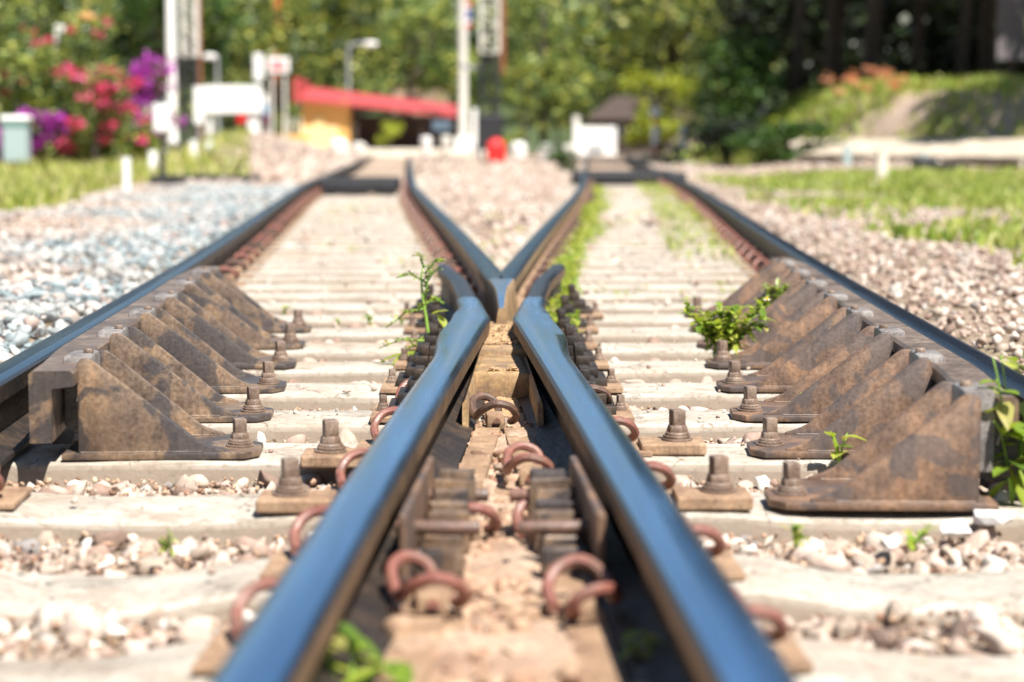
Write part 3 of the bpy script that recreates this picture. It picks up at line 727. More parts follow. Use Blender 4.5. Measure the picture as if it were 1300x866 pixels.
# ------------------------------------------------------------------ weeds
def leaf(b, base, dirv, L, Wd, up=Vector((0, 0, 1)), m=0, fold=.25, droop=.25):
    d = dirv.normalized(); s = d.cross(up)
    if s.length < .01: s = Vector((1, 0, 0))
    s.normalize(); n = s.cross(d).normalized()
    prof = [(0, .06), (.18, .7), (.45, 1), (.75, .68), (1, .0)]; vs = []
    for t_, w_ in prof:
        c = base+d*L*t_-Vector((0, 0, droop*L*t_*t_))
        vs += [c-s*Wd*w_*.5+n*fold*Wd*w_*.5, c, c+s*Wd*w_*.5+n*fold*Wd*w_*.5]
    fs = []
    for i in range(4): fs += [(i*3, i*3+1, i*3+4, i*3+3), (i*3+1, i*3+2, i*3+5, i*3+4)]
    b.add(vs, fs, m)
def rv(z=0): return Vector((random.gauss(0, 1), random.gauss(0, 1), random.gauss(z, .5))).normalized()
M['stem'] = plain('green_stem', (.20, .33, .05), .5)
def weed(name, label, p, spread, height, nleaf, L, group='weeds growing in the track', seed=1, material=None, stems=5, offs=(0, 0)):
    random.seed(seed); t_ = thing(name, label, 'plant', p, 0, group); sb = MB(); lb = MB(); tips = []
    for k in range(stems):
        a = random.uniform(0, 6.28); r = spread*random.uniform(.2, 1); top = Vector((math.cos(a)*r+offs[0], math.sin(a)*r*.6+offs[1], height*random.uniform(.45, 1)))
        pts = [Vector((0, 0, 0)).lerp(top, q/5)+Vector((0, 0, .12*height*math.sin(q/5*3.14))) for q in range(6)]
        sb.tube(pts, [.0025*(1-.1*q) for q in range(6)], 5); tips.append(pts)
    for k in range(nleaf):
        pts = random.choice(tips); q = random.uniform(.8, 5); i = int(min(q, 4)); c = pts[i].lerp(pts[i+1], q-i)
        leaf(lb, c, rv(.35), L*random.uniform(.6, 1.3), L*.55*random.uniform(.8, 1.1), m=0, droop=random.uniform(0, .5))
    sb.build('stem', M['stem'], t_, smooth=True); o = lb.build('foliage', material or M['weed'], t_); return t_
weed('leafy_weed', 'large bright green leafy weed clump against the right brackets', px(918, 456, 0), .125, .15, 460, .036, seed=3, stems=20, offs=(.0, .0))
weed('leafy_weed', 'weed trailing over the brackets above the large right clump', px(978, 425, 0), .10, .17, 150, .028, seed=13, stems=12)
fl = MB(); fp = at(974, 381, 5.0)
for k in range(6): leaf(fl, Vector((0, 0, 0)), Vector((math.cos(k), math.sin(k), .3)), .012, .009)
fl.sphere((0, 0, .003), .004, 1, 1); fo = fl.build('flower', [M['white'], M['yellowp']]); fo.location = fp; tag(fo, 'tiny white daisy flower above the right leafy clump', 'flower')
weed('leafy_weed', 'tall leafy weed with broad leaves at the right edge by the white stones', px(1285, 640, 0), .075, .27, 60, .055, seed=5, stems=8)
for k, (u, v_, s_, lab) in enumerate(((1030, 528, .035, 'two-leaved sprig on the second right bracket base'), (1065, 590, .034, 'sprig with narrow leaves between the first two right brackets'),
        (1010, 697, .02, 'small sprig on the sleeper edge below the nearest right bracket'), (1158, 700, .022, 'pale green sprig in the stones at lower right'), (210, 700, .016, 'tiny green sprig in the stones at lower left'),
        (440, 900, .040, 'blurred green weed at the bottom edge beside the left wing rail'), (468, 412, .02, 'small weed tuft on a sleeper left of the left wing rail'), (430, 414, .012, 'tiny weed tuft left of the small tuft on the sleeper'),
        (362, 400, .018, 'sprig behind the last left bracket bolt'), (835, 862, .03, 'blurred weed at the bottom edge inside the right wing rail'), (735, 432, .014, 'tiny weed right of the crossing braces'),
        (510, 412, .014, 'small weed at the foot of the tall stalk plant'), (950, 520, .014, 'thin weed by the third right bracket bolt'))):
    weed('sprig', lab, px(u, v_, 0), s_*1.3, s_*2.0, 7 if k < 2 else 12, s_*1.25, seed=20+k, stems=3)
# tall stalk plant
random.seed(4)
pp = px(549, 462, 0); t_ = thing('stalk_plant', 'tall green stalk plant with curled branches beside the left wing rail', 'plant', (pp.x-.012, pp.y, 0), 0)
sb = MB(); lb = MB(); stalk = [Vector((0, 0, 0)), Vector((.004, 0, .06)), Vector((-.004, 0, .12)), Vector((-.014, .0, .18)), Vector((-.016, 0, .23)), Vector((-.010, 0, .262))]
sb.tube(stalk, [.005, .0048, .0042, .0035, .003, .0015], 6)
for (z, dx, dz, ln) in ((.25, -.02, .035, .04), (.235, .055, .035, .06), (.215, -.075, .008, .08), (.20, .045, .05, .055), (.145, -.10, -.05, .11), (.155, .05, .0, .05), (.06, -.12, -.02, .12), (.03, -.05, .01, .05), (.03, .04, .02, .04), (.17, .02, .08, .08)):
    st = Vector((-.008, 0, z)); e = st+Vector((dx, random.uniform(-.02, .02), dz)); md = (st+e)/2+Vector((0, 0, .014))
    pts = [st, st.lerp(md, .6), md, md.lerp(e, .6), e]; sb.tube(pts, [.0028, .0025, .0022, .002, .0012], 5)
    for q in range(22):
        c = pts[min(3, q//6)].lerp(pts[min(4, q//6+1)], (q % 6)/6); leaf(lb, c, Vector((random.choice((-1, 1))*.5, random.uniform(-1, 1), random.uniform(-.1, 1))), .022*random.uniform(.6, 1.2), .008, droop=.2)
for (bx_, dr, L) in ((Vector((-.02, -.02, .035)), Vector((-.8, -.5, -.15)), .085), (Vector((-.05, -.03, .03)), Vector((-1, .1, -.15)), .085), (Vector((.012, 0, .13)), Vector((.5, -.3, .25)), .055), (Vector((.025, 0, .13)), Vector((.4, -.4, -.5)), .055), (Vector((-.02, -.04, .03)), Vector((-.2, -.7, .2)), .07)):
    leaf(lb, bx_, dr, L, L*.5, droop=.2)
sb.build('stem', M['stem'], t_, smooth=True); lb.build('foliage', M['weed'], t_)
# weeds hugging the right inner rail (uncountable ground cover)
def cover(name, label, pts, L, material, hmax):
    b = MB()
    for (x, y) in pts:
        z0 = gh(x, y)+.03
        leaf(b, Vector((x, y, z0+random.uniform(0, hmax))), rv(.5), L*random.uniform(.5, 1.3), L*.5, m=0)
    return tag(b.build(name, material), label, kind='stuff')
random.seed(9); pts = []
for _ in range(5200):
    y = 5.7+18*random.random()**1.4; pts.append((Bx(y)+random.uniform(.09, .115+.20*abs(noise.noise(Vector((y*.9, 0, 0))))*1.6+.05), y))
pts += [(ORx(y)-random.uniform(.12, .45), y) for y in [random.uniform(10, 26) for _ in range(2200)]]
cover('ground_cover', 'low green weeds hugging the inner rails of the right track', pts, .036, M['weed'], .085)
pts = []
random.seed(10)
for _ in range(46):
    y = random.uniform(7, 22); cx = random.choice([random.uniform(Bx(y)+.2, ORx(y)-.15), random.uniform(OLx(y)+.3, Ax(y)-.15)] if y > 8 else [random.uniform(Bx(y)+.2, ORx(y)-.15)])
    for _ in range(random.randint(6, 26)): pts.append((cx+random.gauss(0, .05), y+random.gauss(0, .09)))
for _ in range(14):
    y = random.uniform(8, 16); cx = random.uniform(Ax(y)+.06, Bx(y)-.06)
    for _ in range(14): pts.append((cx+random.gauss(0, .04), y+random.gauss(0, .08)))
cover('ground_cover', 'scattered tiny weeds on the far track bed', pts, .03, M['weed'], .03)
# grass
def grass(name, label, n, gen, h, material):
    b = MB(); vs = []; fs = []
    for _ in range(n):
        q = gen()
        if not q: continue
        x, y, k = q; z = gh(x, y); hh = h*k*random.uniform(.4, 1.2); a = random.uniform(0, 6.28); wx, wy = math.cos(a)*.012*(1+y*.04), math.sin(a)*.012*(1+y*.04); lx, ly = random.gauss(0, .3)*hh, random.gauss(0, .3)*hh
        i = len(vs); vs += [(x-wx, y-wy, z), (x+wx, y+wy, z), (x+lx*.4+wx*.7, y+ly*.4+wy*.7, z+hh*.6), (x+lx*.4-wx*.7, y+ly*.4-wy*.7, z+hh*.6), (x+lx, y+ly, z+hh)]
        fs += [(i, i+1, i+2, i+3), (i+3, i+2, i+4)]
    b.v = vs; b.f = fs; b.m = [0]*len(fs); return tag(b.build(name, material), label, kind='stuff')
random.seed(12)
def gl():
    y = 14+22*random.random()**1.3; x = random.uniform(-.34*y-.5, -1.9-.085*y)
    edge = -(1.9+.095*y)-.5*noise.noise(Vector((y*.5, 2, 0)))
    if x > edge-.02*(y-14): return None
    if y < 14.3+1.3*abs(noise.noise(Vector((x, 5, 0)))): return None
    c = noise.noise(Vector((x*1.1, y*.8, 1)))
    return (x, y, .7+.9*max(0, c)+.2) if random.random() < .75+c else None
grass('grass', 'green and straw coloured grass left of the ballast', 26000, gl, .17, M['grass'])
def gm():
    y = random.uniform(26, 56); x = random.uniform(-.28*y, -.118*y); c = noise.noise(Vector((x*.6, y*.3, 9)))
    return (x, y, 1+max(0, c)) if random.random() < .7+c else None
grass('grass', 'grass around the foot of the tall white post', 9000, gm, .22, M['grass'])
def gr():
    y = 8+22*random.random(); x = random.uniform(2.2, .36*y+.6)
    c = noise.noise(Vector((x*.8, y*.4, 3)))+.55*noise.noise(Vector((x*2.5, y*1.3, 8)))
    e = ss(0, 1.0, x-(1.3+.05*y))
    if y < 9.0: e *= .4
    return (x, y, .6+.6*max(0, c)) if random.random() < e*(.25+1.7*c+.5*ss(12, 18, y)) else None
grass('grass', 'fresh green grass patches right of the gravel', 48000, gr, .13, M['grassr'])
def gb():
    y = random.uniform(31, 50); x = random.uniform(4.6, .3*y+4)
    if y < (41.6-3*(x-5.8) if x > 5.8 else 38): return None
    c = noise.noise(Vector((x*.6, y*.4, 5)))
    return (x, y, 1+max(0, c)) if random.random() < .55+c else None
grass('grass', 'grass on the sunlit bank at the right', 36000, gb, .22, M['grassr'])

random.seed(15); pts = []
for _ in range(120):
    cy = random.uniform(41, 49); cx = random.uniform(4.6, .27*cy+1)
    for _ in range(70): pts.append((cx+random.gauss(0, .35), cy+random.gauss(0, .5)))
cover('bank_cover', 'leafy green growth covering the sunlit bank at the right', pts, .16, M['grassr'], .28)
# ------------------------------------------------------------------ trees and shrubs
def blob_leaves(b, c, rad, n, size, m=0, shell=.45, zs=1.0):
    vs = []; fs = []
    for _ in range(n):
        d = rv(0); r = rad*(shell+(1-shell)*random.random()**.6); k = 1+.35*noise.noise(d*2.2+Vector(c)*1.7)
        p = Vector(c)+Vector((d.x*r*k, d.y*r*k, d.z*r*k*zs)); a = rv(0)*size*random.uniform(.6, 1.3); e = rv(0)
        e = (e-a.normalized()*e.dot(a.normalized())).normalized()*size*random.uniform(.35, .7)
        i = len(vs); vs += [p-a-e*.2, p+e, p+a+e*.2, p-e]; fs.append((i, i+1, i+2, i+3))
    b.add(vs, fs, m)
def tree(name, label, cat, p, h, crown, n, size, material, trunk_r=.12, group=None, nb=9, low=.35, seed=0, lean=0, flowers=None):
    """crown=(rx,ry) half widths; low = where the crown starts, share of the height"""
    random.seed(seed+100); t_ = thing(name, label, cat, p, 0, group); tb = MB(); cb = MB(); fb = MB()
    tb.tube([(0, 0, -.2), (lean*.3, 0, h*.25), (lean*.6, .05, h*.5), (lean, 0, h*.85)], [trunk_r*1.2, trunk_r, trunk_r*.8, trunk_r*.25], 8)
    for k in range(nb):
        a = k*2.4+random.uniform(-.4, .4); rr = random.uniform(.25, .8); zz = h*(low+(1-low)*random.uniform(.1, .85))
        c = Vector((lean*zz/h+math.cos(a)*crown[0]*rr, math.sin(a)*crown[1]*rr, zz)); R_ = min(crown)*random.uniform(.42, .62)
        st = Vector((lean*.5, 0, max(.2*h, zz*.55))); tb.tube([st, st.lerp(c, .5)+Vector((0, 0, .1)), c], [trunk_r*.45, trunk_r*.3, trunk_r*.12], 6)
        blob_leaves(cb, c, R_, n//nb, size, zs=min(1.2, h*(1-low)/(2.2*min(crown))))
        if flowers: 
            for q in range(flowers[1]):
                d = rv(.2); d.y = -abs(d.y); blob_leaves(fb, c+d*R_*1.02, flowers[2], 26, flowers[3])
    tb.build('trunk', M['bark'], t_, smooth=True); cb.build('crown', material, t_)
    if flowers: tag(fb.build('blossom', flowers[0], t_), kind='stuff')
    return t_
def gp(u, Y, z=None):
    p = at(u, 178, Y); return Vector((p.x, Y, gh(p.x, Y) if z is None else z))
# far wood on the hillside: one mass
random.seed(21); b = MB(); tb = MB()
for k in range(230):
    Y = random.uniform(97, 150); X = random.uniform(-.33*Y-6, .33*Y+6)
    if -6 < X < 16 and Y < 102: continue
    top = .58+Y*math.tan(R(random.uniform(2.6, 5.2))); g0 = gh(X, Y); H = max(2.5, top-g0)
    for q in range(5):
        rr = random.uniform(.9, 1.9); blob_leaves(b, (X+random.gauss(0, 1.2), Y+random.gauss(0, 1), g0+H*(.25+.17*q)), rr, 75, random.uniform(.20, .36), m=random.choice((0, 0, 0, 1, 2)))
    tb.tube([(X, Y-1, g0-.3), (X, Y-1, g0+H*.6)], [.16, .1], 5, 0)
b.v, b.f, b.m = b.v+tb.v, b.f+[tuple(i+len(b.v) for i in f) for f in tb.f], b.m+[3]*len(tb.f)
tag(b.build('far_wood', [M['forest'], M['shrub'], M['darkleaf'], M['bark']]), 'wooded hillside of mixed green and yellowish trees behind the station', kind='stuff')
# mid-distance trees, told apart
mt = [('leafy_tree', 'dark round tree between the white post and the station roof', 345, 84, 5.2, (3.2, 2.2), 2600, .20, 'forest', .05),
      ('leafy_tree', 'green tree rising behind the left end of the red station roof', 420, 88, 7.2, (2.8, 2.4), 2400, .20, 'forest', .3),
      ('leafy_tree', 'broad tree behind the red roof left of the flagpole', 520, 92, 7.2, (3.0, 2.4), 2400, .2, 'shrub', .35),
      ('leafy_tree', 'olive tree just right of the central signal mast', 690, 80, 7.0, (2.4, 2.2), 2400, .19, 'shrub', .15),
      ('leafy_tree', 'yellowish tree above the small white signboard', 775, 86, 7.8, (2.4, 2.2), 2200, .2, 'forest', .25),
      ('lime_tree', 'lime green tree beside the dark hut at centre right', 840, 68, 3.1, (1.3, 1.1), 1500, .11, 'limeleaf', .1),
      ('leafy_tree', 'tall pale green tree behind the lime green tree', 850, 78, 7.2, (2.0, 2.0), 1900, .18, 'forest', .2),
      ('leafy_tree', 'dark tree behind the lattice mast at the left', 205, 80, 7.0, (3.0, 2.2), 2600, .2, 'hedge', .2)]
for k, (nm, lab, u, Y, h, cr, n, sz, mm, low) in enumerate(mt):
    tree(nm, lab, 'tree', gp(u, Y), h, cr, n, sz, M[mm], .16, 'trees behind the station', 10, low, seed=k)
# left flowering shrubs
SGp = 'flowering shrubs at the left'
tree('flowering_shrub', 'tall green shrub with pink flowers at the upper left', 'shrub', gp(78, 36), 2.9, (1.75, 1.0), 6000, .075, M['shrub'], .08, SGp, 16, .0, 31, flowers=(M['pink'], 3, .11, .045))
tree('flowering_shrub', 'yellow-green shrub at the far upper left corner', 'shrub', gp(-20, 35), 3.7, (1.1, 1.0), 3600, .08, M['shrub'], .08, SGp, 12, .0, 32)
tree('flowering_shrub', 'deep pink bougainvillea beside the switch lamp', 'shrub', gp(120, 34.5), 2.15, (.75, .5), 1700, .055, M['shrub'], .05, SGp, 9, .05, 33, flowers=(M['pink'], 3, .16, .055))
tree('flowering_shrub', 'dusky purple bougainvillea behind the deep pink one', 'shrub', gp(178, 37), 1.95, (.75, .5), 1500, .055, M['shrub'], .05, SGp, 9, .1, 34, flowers=(M['purple'], 8, .18, .055))
tree('flowering_shrub', 'bright purple bougainvillea behind the pale teal box', 'shrub', gp(26, 34.0), 1.38, (.75, .4), 1300, .05, M['shrub'], .05, SGp, 9, .0, 35, flowers=(M['purple'], 9, .13, .055))
tree('yellow_shrub', 'low yellow shrub left of the switch lamp', 'shrub', gp(183, 42), .85, (.42, .4), 700, .05, M['limeleaf'], .03, None, 6, .0, 36)
tree('flowering_shrub', 'dark low shrub under the flowering shrubs left of the post', 'shrub', gp(100, 38.5), 1.5, (1.3, .6), 1800, .07, M['darkleaf'], .05, SGp, 9, .0, 37)
# right dark grove
RG = 'trees of the dark grove at the right'
gv = [(935, 84, 11, 'dark leaning tree at the left end of the grove'), (965, 70, 8.5, 'grove tree whose trunk stands above the hedge'), (1010, 48, 9.5, 'slim dark trunk right of the hedge'), (1060, 56, 10, 'grove tree behind the bank at its left'),
      (1100, 47, 9.5, 'grove tree standing behind the orange flowers'), (1160, 55, 10, 'thick grove tree right of the orange flowers'), (1215, 46, 9.5, 'grove tree left of the grey board'), (1275, 52, 10, 'grove tree behind the grey board'),
      (1340, 45, 9, 'grove tree at the right edge of the photo'), (1420, 52, 10, 'grove tree beyond the right edge')]
for k, (u, Y, h, lab) in enumerate(gv):
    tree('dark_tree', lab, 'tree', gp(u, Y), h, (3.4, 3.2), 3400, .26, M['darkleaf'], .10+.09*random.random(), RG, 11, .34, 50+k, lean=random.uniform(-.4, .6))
for k, (X_, Y, h, cr, lo, lab) in enumerate(((12.2, 33.3, 7.5, 2.5, .45, 'tree outside the right edge whose crown shades the slope below the bank'), (14.5, 37, 8, 2.6, .4, 'second tree outside the right edge'),
        (11.5, 41.5, 9, 3.0, .5, 'tall tree right of the grey board, outside the frame'), (8.6, 52, 9, 3.0, .42, 'tree in the middle of the grove front'), (17, 44, 9, 3.2, .4, 'third tree outside the right edge'), (12, 50, 10, 3.4, .4, 'deep grove tree behind the board'))):
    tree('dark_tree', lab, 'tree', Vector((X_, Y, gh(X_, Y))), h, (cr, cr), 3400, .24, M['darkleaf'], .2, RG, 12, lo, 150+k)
for k, (u, Y, h, rx, lab) in enumerate(((1000, 70, 5.5, 3.0, 'dark thicket behind the hedge'), (1120, 66, 5.5, 3.2, 'dark thicket behind the orange flowers'), (1240, 62, 5.5, 3.2, 'dark thicket behind the grey board'), (1350, 58, 5, 3, 'dark thicket at the right edge'), (1060, 72, 6, 3.0, 'dark thicket between two grove trunks'), (1180, 68, 6, 3.0, 'dark thicket right of the thick trunk'))):
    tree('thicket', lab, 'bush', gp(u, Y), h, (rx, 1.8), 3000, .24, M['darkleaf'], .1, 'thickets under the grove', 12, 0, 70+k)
tree('hedge_bush', 'dense green bush at the left end of the grove', 'bush', gp(935, 47), 2.7, (1.1, 1.0), 3200, .09, M['hedge'], .08, None, 13, 0, 80)
tree('hedge_bush', 'dark bush below the dense green bush beside the track', 'bush', gp(925, 40), 1.1, (.8, .8), 1600, .08, M['darkleaf'], .05, None, 9, 0, 81)
tree('leafy_bush', 'sunlit green bush on the bank right of the dense bush', 'bush', gp(1000, 38), 1.1-.3, (1.0, .8), 1600, .07, M['hedge'], .05, None, 10, 0, 82)
b = MB()
random.seed(44)
for (u, v_) in ((1050, 100), (1075, 102), (1082, 98), (1105, 88), (1118, 96), (1126, 92), (1128, 104), (1135, 108), (1145, 100), (1098, 110), (1066, 116)):
    p = at(u, v_, 40); blob_leaves(b, p, .13, 34, .045)
sb = b.build('orange_shrub_flowers', M['orange'])
sb.name = 'flowering_bush'; tag(sb, 'row of pale orange flowers on top of the bank', 'flowers')
# ------------------------------------------------------------------ background furniture
def post(name, label, cat, u, vb, vt, wpx, material, Y=None, round_=True, grp=None, cap=None):
    if Y is None: Y = 1508/(vb-178)
    p = gp(u, Y); top = at(u, vt, Y); h = top.z-p.z; r = wpx/F*Y/2
    b = MB()
    if round_: b.cyl((0, 0, -.05), r*1.1, r*.85, h+.05, 12, bev=r*.12)
    else: b.box((-r, -r, -.05), (r, r, h), bev=r*.2)
    o = b.build(name, material); o.location = p; return tag(o, label, cat, grp)
# pale teal box on a post
Y = 33; p = gp(21, Y); k = Y/F
t_ = thing('relay_box', 'pale teal metal box with a rounded cap on a short post at the left edge', 'relay box', p)
b = MB(); b.box((-15*k, -14*k, 16*k), (15*k, 14*k, 66*k), bev=2*k); b.build('body', M['teal'], t_)
b = MB(); b.box((-18*k, -17*k, 67*k), (18*k, 17*k, 75*k), bev=3.5*k); b.build('cap', M['white'], t_)
b = MB(); b.box((-16*k, -15.5*k, 63*k), (16*k, 15.5*k, 67*k)); b.build('collar', M['tealdark'], t_)
b = MB(); b.cyl((0, 0, -.05), 3.5*k, 3.5*k, 17*k+.05, 10); b.build('post', M['grey'], t_)
# switch stand lamp
Y = 25.4; p = gp(206, Y); k = Y/F
t_ = thing('switch_lamp', 'white lantern on a black switch stand beside the left track', 'switch lamp', p)
b = MB(); b.box((-10*k, -10*k, 66*k), (10*k, 10*k, 103*k), bev=3*k); b.build('lantern', M['white'], t_)
b = MB(); b.cyl((0, 0, 102*k), 11*k, 7*k, 5*k, 12); b.cyl((0, 0, 107*k), 5*k, 5*k, 5*k, 12); b.build('cap', M['black'], t_)
b = MB(); b.cyl((0, 0, 10*k), 4*k, 2.6*k, 57*k, 10); b.build('stem', M['black'], t_)
b = MB(); b.box((-14*k, -.2, -.02), (14*k, .2, 12*k), bev=1.5*k); b.box((12*k, -.09, .02), (124*k, .09, 12*k), bev=1*k); b.build('base', M['black'], t_)
b = MB(); b.tube([(75*k, 0, 6*k), (92*k, 0, 12*k), (100*k, 0, 28*k)], .02, 6); b.build('lever', M['black'], t_)
# short white posts
wp = [(160, 247, 200, 9, 'short white post in the grass left of the switch lamp'), (194, 231, 192, 10, 'short white post touching the switch lamp base'), (246, 216, 178, 8, 'short white post right of the tall white post'), (266, 214, 180, 8, 'short white post under the white billboard'),
      (150, 222, 205, 6, 'low white stub left of the short white post')]
for (u, vb, vt, wx, lab) in wp: post('marker_post', lab, 'post', u, vb, vt, wx, M['white'], round_=False, grp='short white marker posts')
# tall white signal post
post_o = post('signal_post', 'tall tapering white post rising out of the picture at the left', 'signal post', 219, 200, -60, 12, M['white'])
Y = 1508/22
b = MB(); p = gp(224, Y); b.box((-16*Y/F, -.3, -.05), (16*Y/F, .3, 10*Y/F), bev=.05); o = b.build('plinth', M['white']); o.location = p; tag(o, 'wide white concrete plinth at the foot of the tall white post', 'plinth')
def lattice(name, label, u, Y, vt, vsplit, wpx, white, black, cat='signal mast'):
    p = gp(u, Y); k = Y/F; h1 = at(u, vsplit, Y).z-p.z; h2 = at(u, vt, Y).z-p.z; w_ = wpx*k/2; t_ = thing(name, label, cat, p)
    for nm, mm, za, zb in (('lower_mast', black, 0, h1), ('upper_mast', white, h1, h2)):
        b = MB()
        for sx in (-1, 1):
            for sy in (-1, 1): b.box((sx*w_-w_*.16, sy*w_-w_*.16, za), (sx*w_+w_*.16, sy*w_+w_*.16, zb))
        z = za; q = 0
        while z < zb-.01:
            z2 = min(z+w_*1.6, zb)
            for sy in (-1, 1):
                b.tube([(-w_, sy*w_*1.05, z if q % 2 else z2), (w_, sy*w_*1.05, z2 if q % 2 else z)], w_*.07, 5)
            b.box((-w_, -w_*1.1, z), (w_, -w_*.95, z+w_*.14)); z = z2; q += 1
        b.build(nm, mm, t_)
    return t_, k, w_
lattice('signal_mast', 'lattice signal mast, white above and black below, left of the white billboard', 243, 60, -60, 72, 17, M['cream'], M['black'])
t_, k, w_ = lattice('signal_mast', 'central lattice signal mast, white above and black below, behind the red box', 622, 58, -60, 68, 22, M['cream'], M['black'])
b = MB(); b.box((-17*k, -.3, 14*k), (17*k, .3, 58*k), bev=.04); b.build('black_box', M['black'], t_)
b = MB(); b.box((w_*1.3, -.04, h_ if False else 110*k), (w_*1.75, .04, 240*k)); b.build('side_rod', M['brownpost'], t_)
b = MB(); b.box((-.9*17*k-.5, -.05, 115*k), (-w_, .05, 121*k)); b.build('cross_arm', M['grey'], t_)
post('brown_post', 'slim brown post right of the left lattice mast', 'post', 254, 195, -40, 7, M['brownpost'], Y=61)
# red box
Y = 50; p = gp(630, Y); k = Y/F; t_ = thing('red_box', 'bright red rounded cabinet at the foot of the central signal mast', 'cabinet', p)
b = MB(); b.box((-12*k, -12*k, 0), (12*k, 12*k, 27*k), bev=5*k); b.build('body', M['redp'], t_)
b = MB(); b.cyl((0, 0, 26*k), 9*k, 5*k, 5*k, 12, bev=k); b.build('lid', M['redp'], t_)
# pink cap
# white billboard
Y = 58; p = gp(290, Y); k = Y/F; z = lambda v_: at(290, v_, Y).z-p.z
t_ = thing('billboard', 'large blank white signboard on white legs at the left', 'signboard', p)
b = MB(); b.box((-30*k, -.05, z(144)), (43*k, .05, z(109)), bev=.02); b.build('panel', M['white'], t_)
for x in (31, -24):
    b = MB(); b.box(((x-(7 if x > 0 else 3))*k, .06, -.05), ((x+(7 if x > 0 else 3))*k, .2, z(112)), bev=.01); b.build('leg', M['white'], t_)
b = MB(); b.box((12*k, -.10, z(156)), (23*k, -.05, z(146))); b.build('red_plate', M['redp'], t_)
Y = 55; p = gp(253, Y); k = Y/F; z = lambda v_: at(253, v_, Y).z-p.z
t_ = thing('route_board', 'narrow upright white board left of the large white signboard', 'signboard', p)
b = MB(); b.box((-6*k, -.03, z(158)), (6*k, .03, z(110)), bev=.02); b.build('panel', M['white'], t_); b = MB(); b.box((-1.5*k, .035, -.05), (1.5*k, .07, z(112))); b.build('post', M['grey'], t_)
# lamp posts
def lamp(name, label, u, Y, vt, arm, s=1, m1='grey', lampm='white'):
    p = gp(u, Y); k = Y/F*s; h = at(u, vt, Y).z-p.z; t_ = thing(name, label, 'lamp post', p, 0, 'lamp posts in the background')
    b = MB(); b.cyl((0, 0, -.05), 2.5*k, 1.6*k, h+.05, 10); b.build('post', M[m1], t_)
    b = MB(); b.tube([(0, 0, h-.05), (arm*.5*k, 0, h+1*k), (arm*k, 0, h+1*k)], 1.6*k, 6); b.build('arm', M[m1], t_)
    b = MB(); b.sphere((arm*k, 0, h), 7*k, 2, sc_=(1.4, 1, .55)); b.build('lamp_head', M[lampm], t_)
    return t_
lamp('lamp_post', 'grey lamp post with pale head above the left end of the white signboard', 277, 58, 72, -9)
lamp('lamp_post', 'street lamp with curved pale arm above the red roof', 443, 76, 56, 28, 1.0)
lamp('lamp_post', 'thin street lamp right of the central mast, over the white stones', 708, 82, 108, 22, .9)
Y = 42; p = gp(76, Y); k = Y/F; z = lambda v_: at(76, v_, Y).z-p.z
t_ = thing('bracket_lamp', 'white post with a sideways white lamp arm among the flowering shrubs', 'lamp post', (p.x, 34, gh(p.x, 34)))
t_.location = gp(76, 37.6); k = 37.6/F; z = lambda v_: at(76, v_, 37.6).z-t_.location.z
b = MB(); b.box((-3.6*k, -.04, -.05), (3.6*k, .04, z(32)), bev=.01); b.build('post', M['white'], t_)
b = MB(); b.box((3*k, -.05, z(42)), (38*k, .05, z(33)), bev=.02); b.build('arm', M['white'], t_)
b = MB(); p = at(110, 21, 34.6); b.cyl((0, 0, -.05), .14, .16, .09, 16, bev=.02); b.cyl((0, 0, .04), .02, .02, .06, 8); b.cyl((0, 0, .09), .002, .012, .9, 6); o = b.build('hanging_lamp', plain('pale_orange_shade', (.70, .38, .15), .6)); o.location = p; tag(o, 'pale orange round lamp shade hanging above the white lamp arm', 'lamp shade')
# red and white sign, small white semaphore
Y = 62; p = gp(354, Y); k = Y/F; z = lambda v_: at(354, v_, Y).z-p.z
t_ = thing('station_sign', 'small white sign with a pale red centre on a thin post left of the station', 'sign', p)
b = MB(); b.box((-14*k, -.03, z(93)), (14*k, .03, z(73)), bev=.03); f_ = b.build('panel', M['white'], t_); b = MB(); b.box((-9*k, -.045, z(88)), (9*k, -.032, z(78))); b.build('panel_face', plain('faded_red', (.68, .16, .18), .6), f_)
for x in (-8, 8):
    b = MB(); b.box(((x-1.5)*k, .04, -.05), ((x+1.5)*k, .09, z(75))); b.build('leg', M['cream'], t_)
Y = 60; p = gp(329, Y); k = Y/F; z = lambda v_: at(329, v_, Y).z-p.z
t_ = thing('semaphore_arm', 'narrow white upright semaphore plate left of the small red and white sign', 'signal', p)
b = MB(); b.cyl((0, 0, -.05), 2*k, 2*k, z(100), 8); b.build('post', M['grey'], t_); b = MB(); b.box((-6*k, -.03, z(103)), (6*k, .03, z(68)), bev=.04); b.build('plate', M['white'], t_)
post('orange_post', 'orange red post hanging into the top edge left of the station', 'post', 352, 192, -40, 12, M['redpost'], Y=91)
t_ = thing('twin_post', 'pink and blue striped thin pole beside the small red and white sign', 'post', gp(338, 63)); k = 63/F
for q in range(6):
    b = MB(); b.cyl((0, 0, q*13*k), 3*k, 3*k, 13*k, 8); b.build('band', [M['magenta'], M['blue'], M['white']][q % 3], t_)
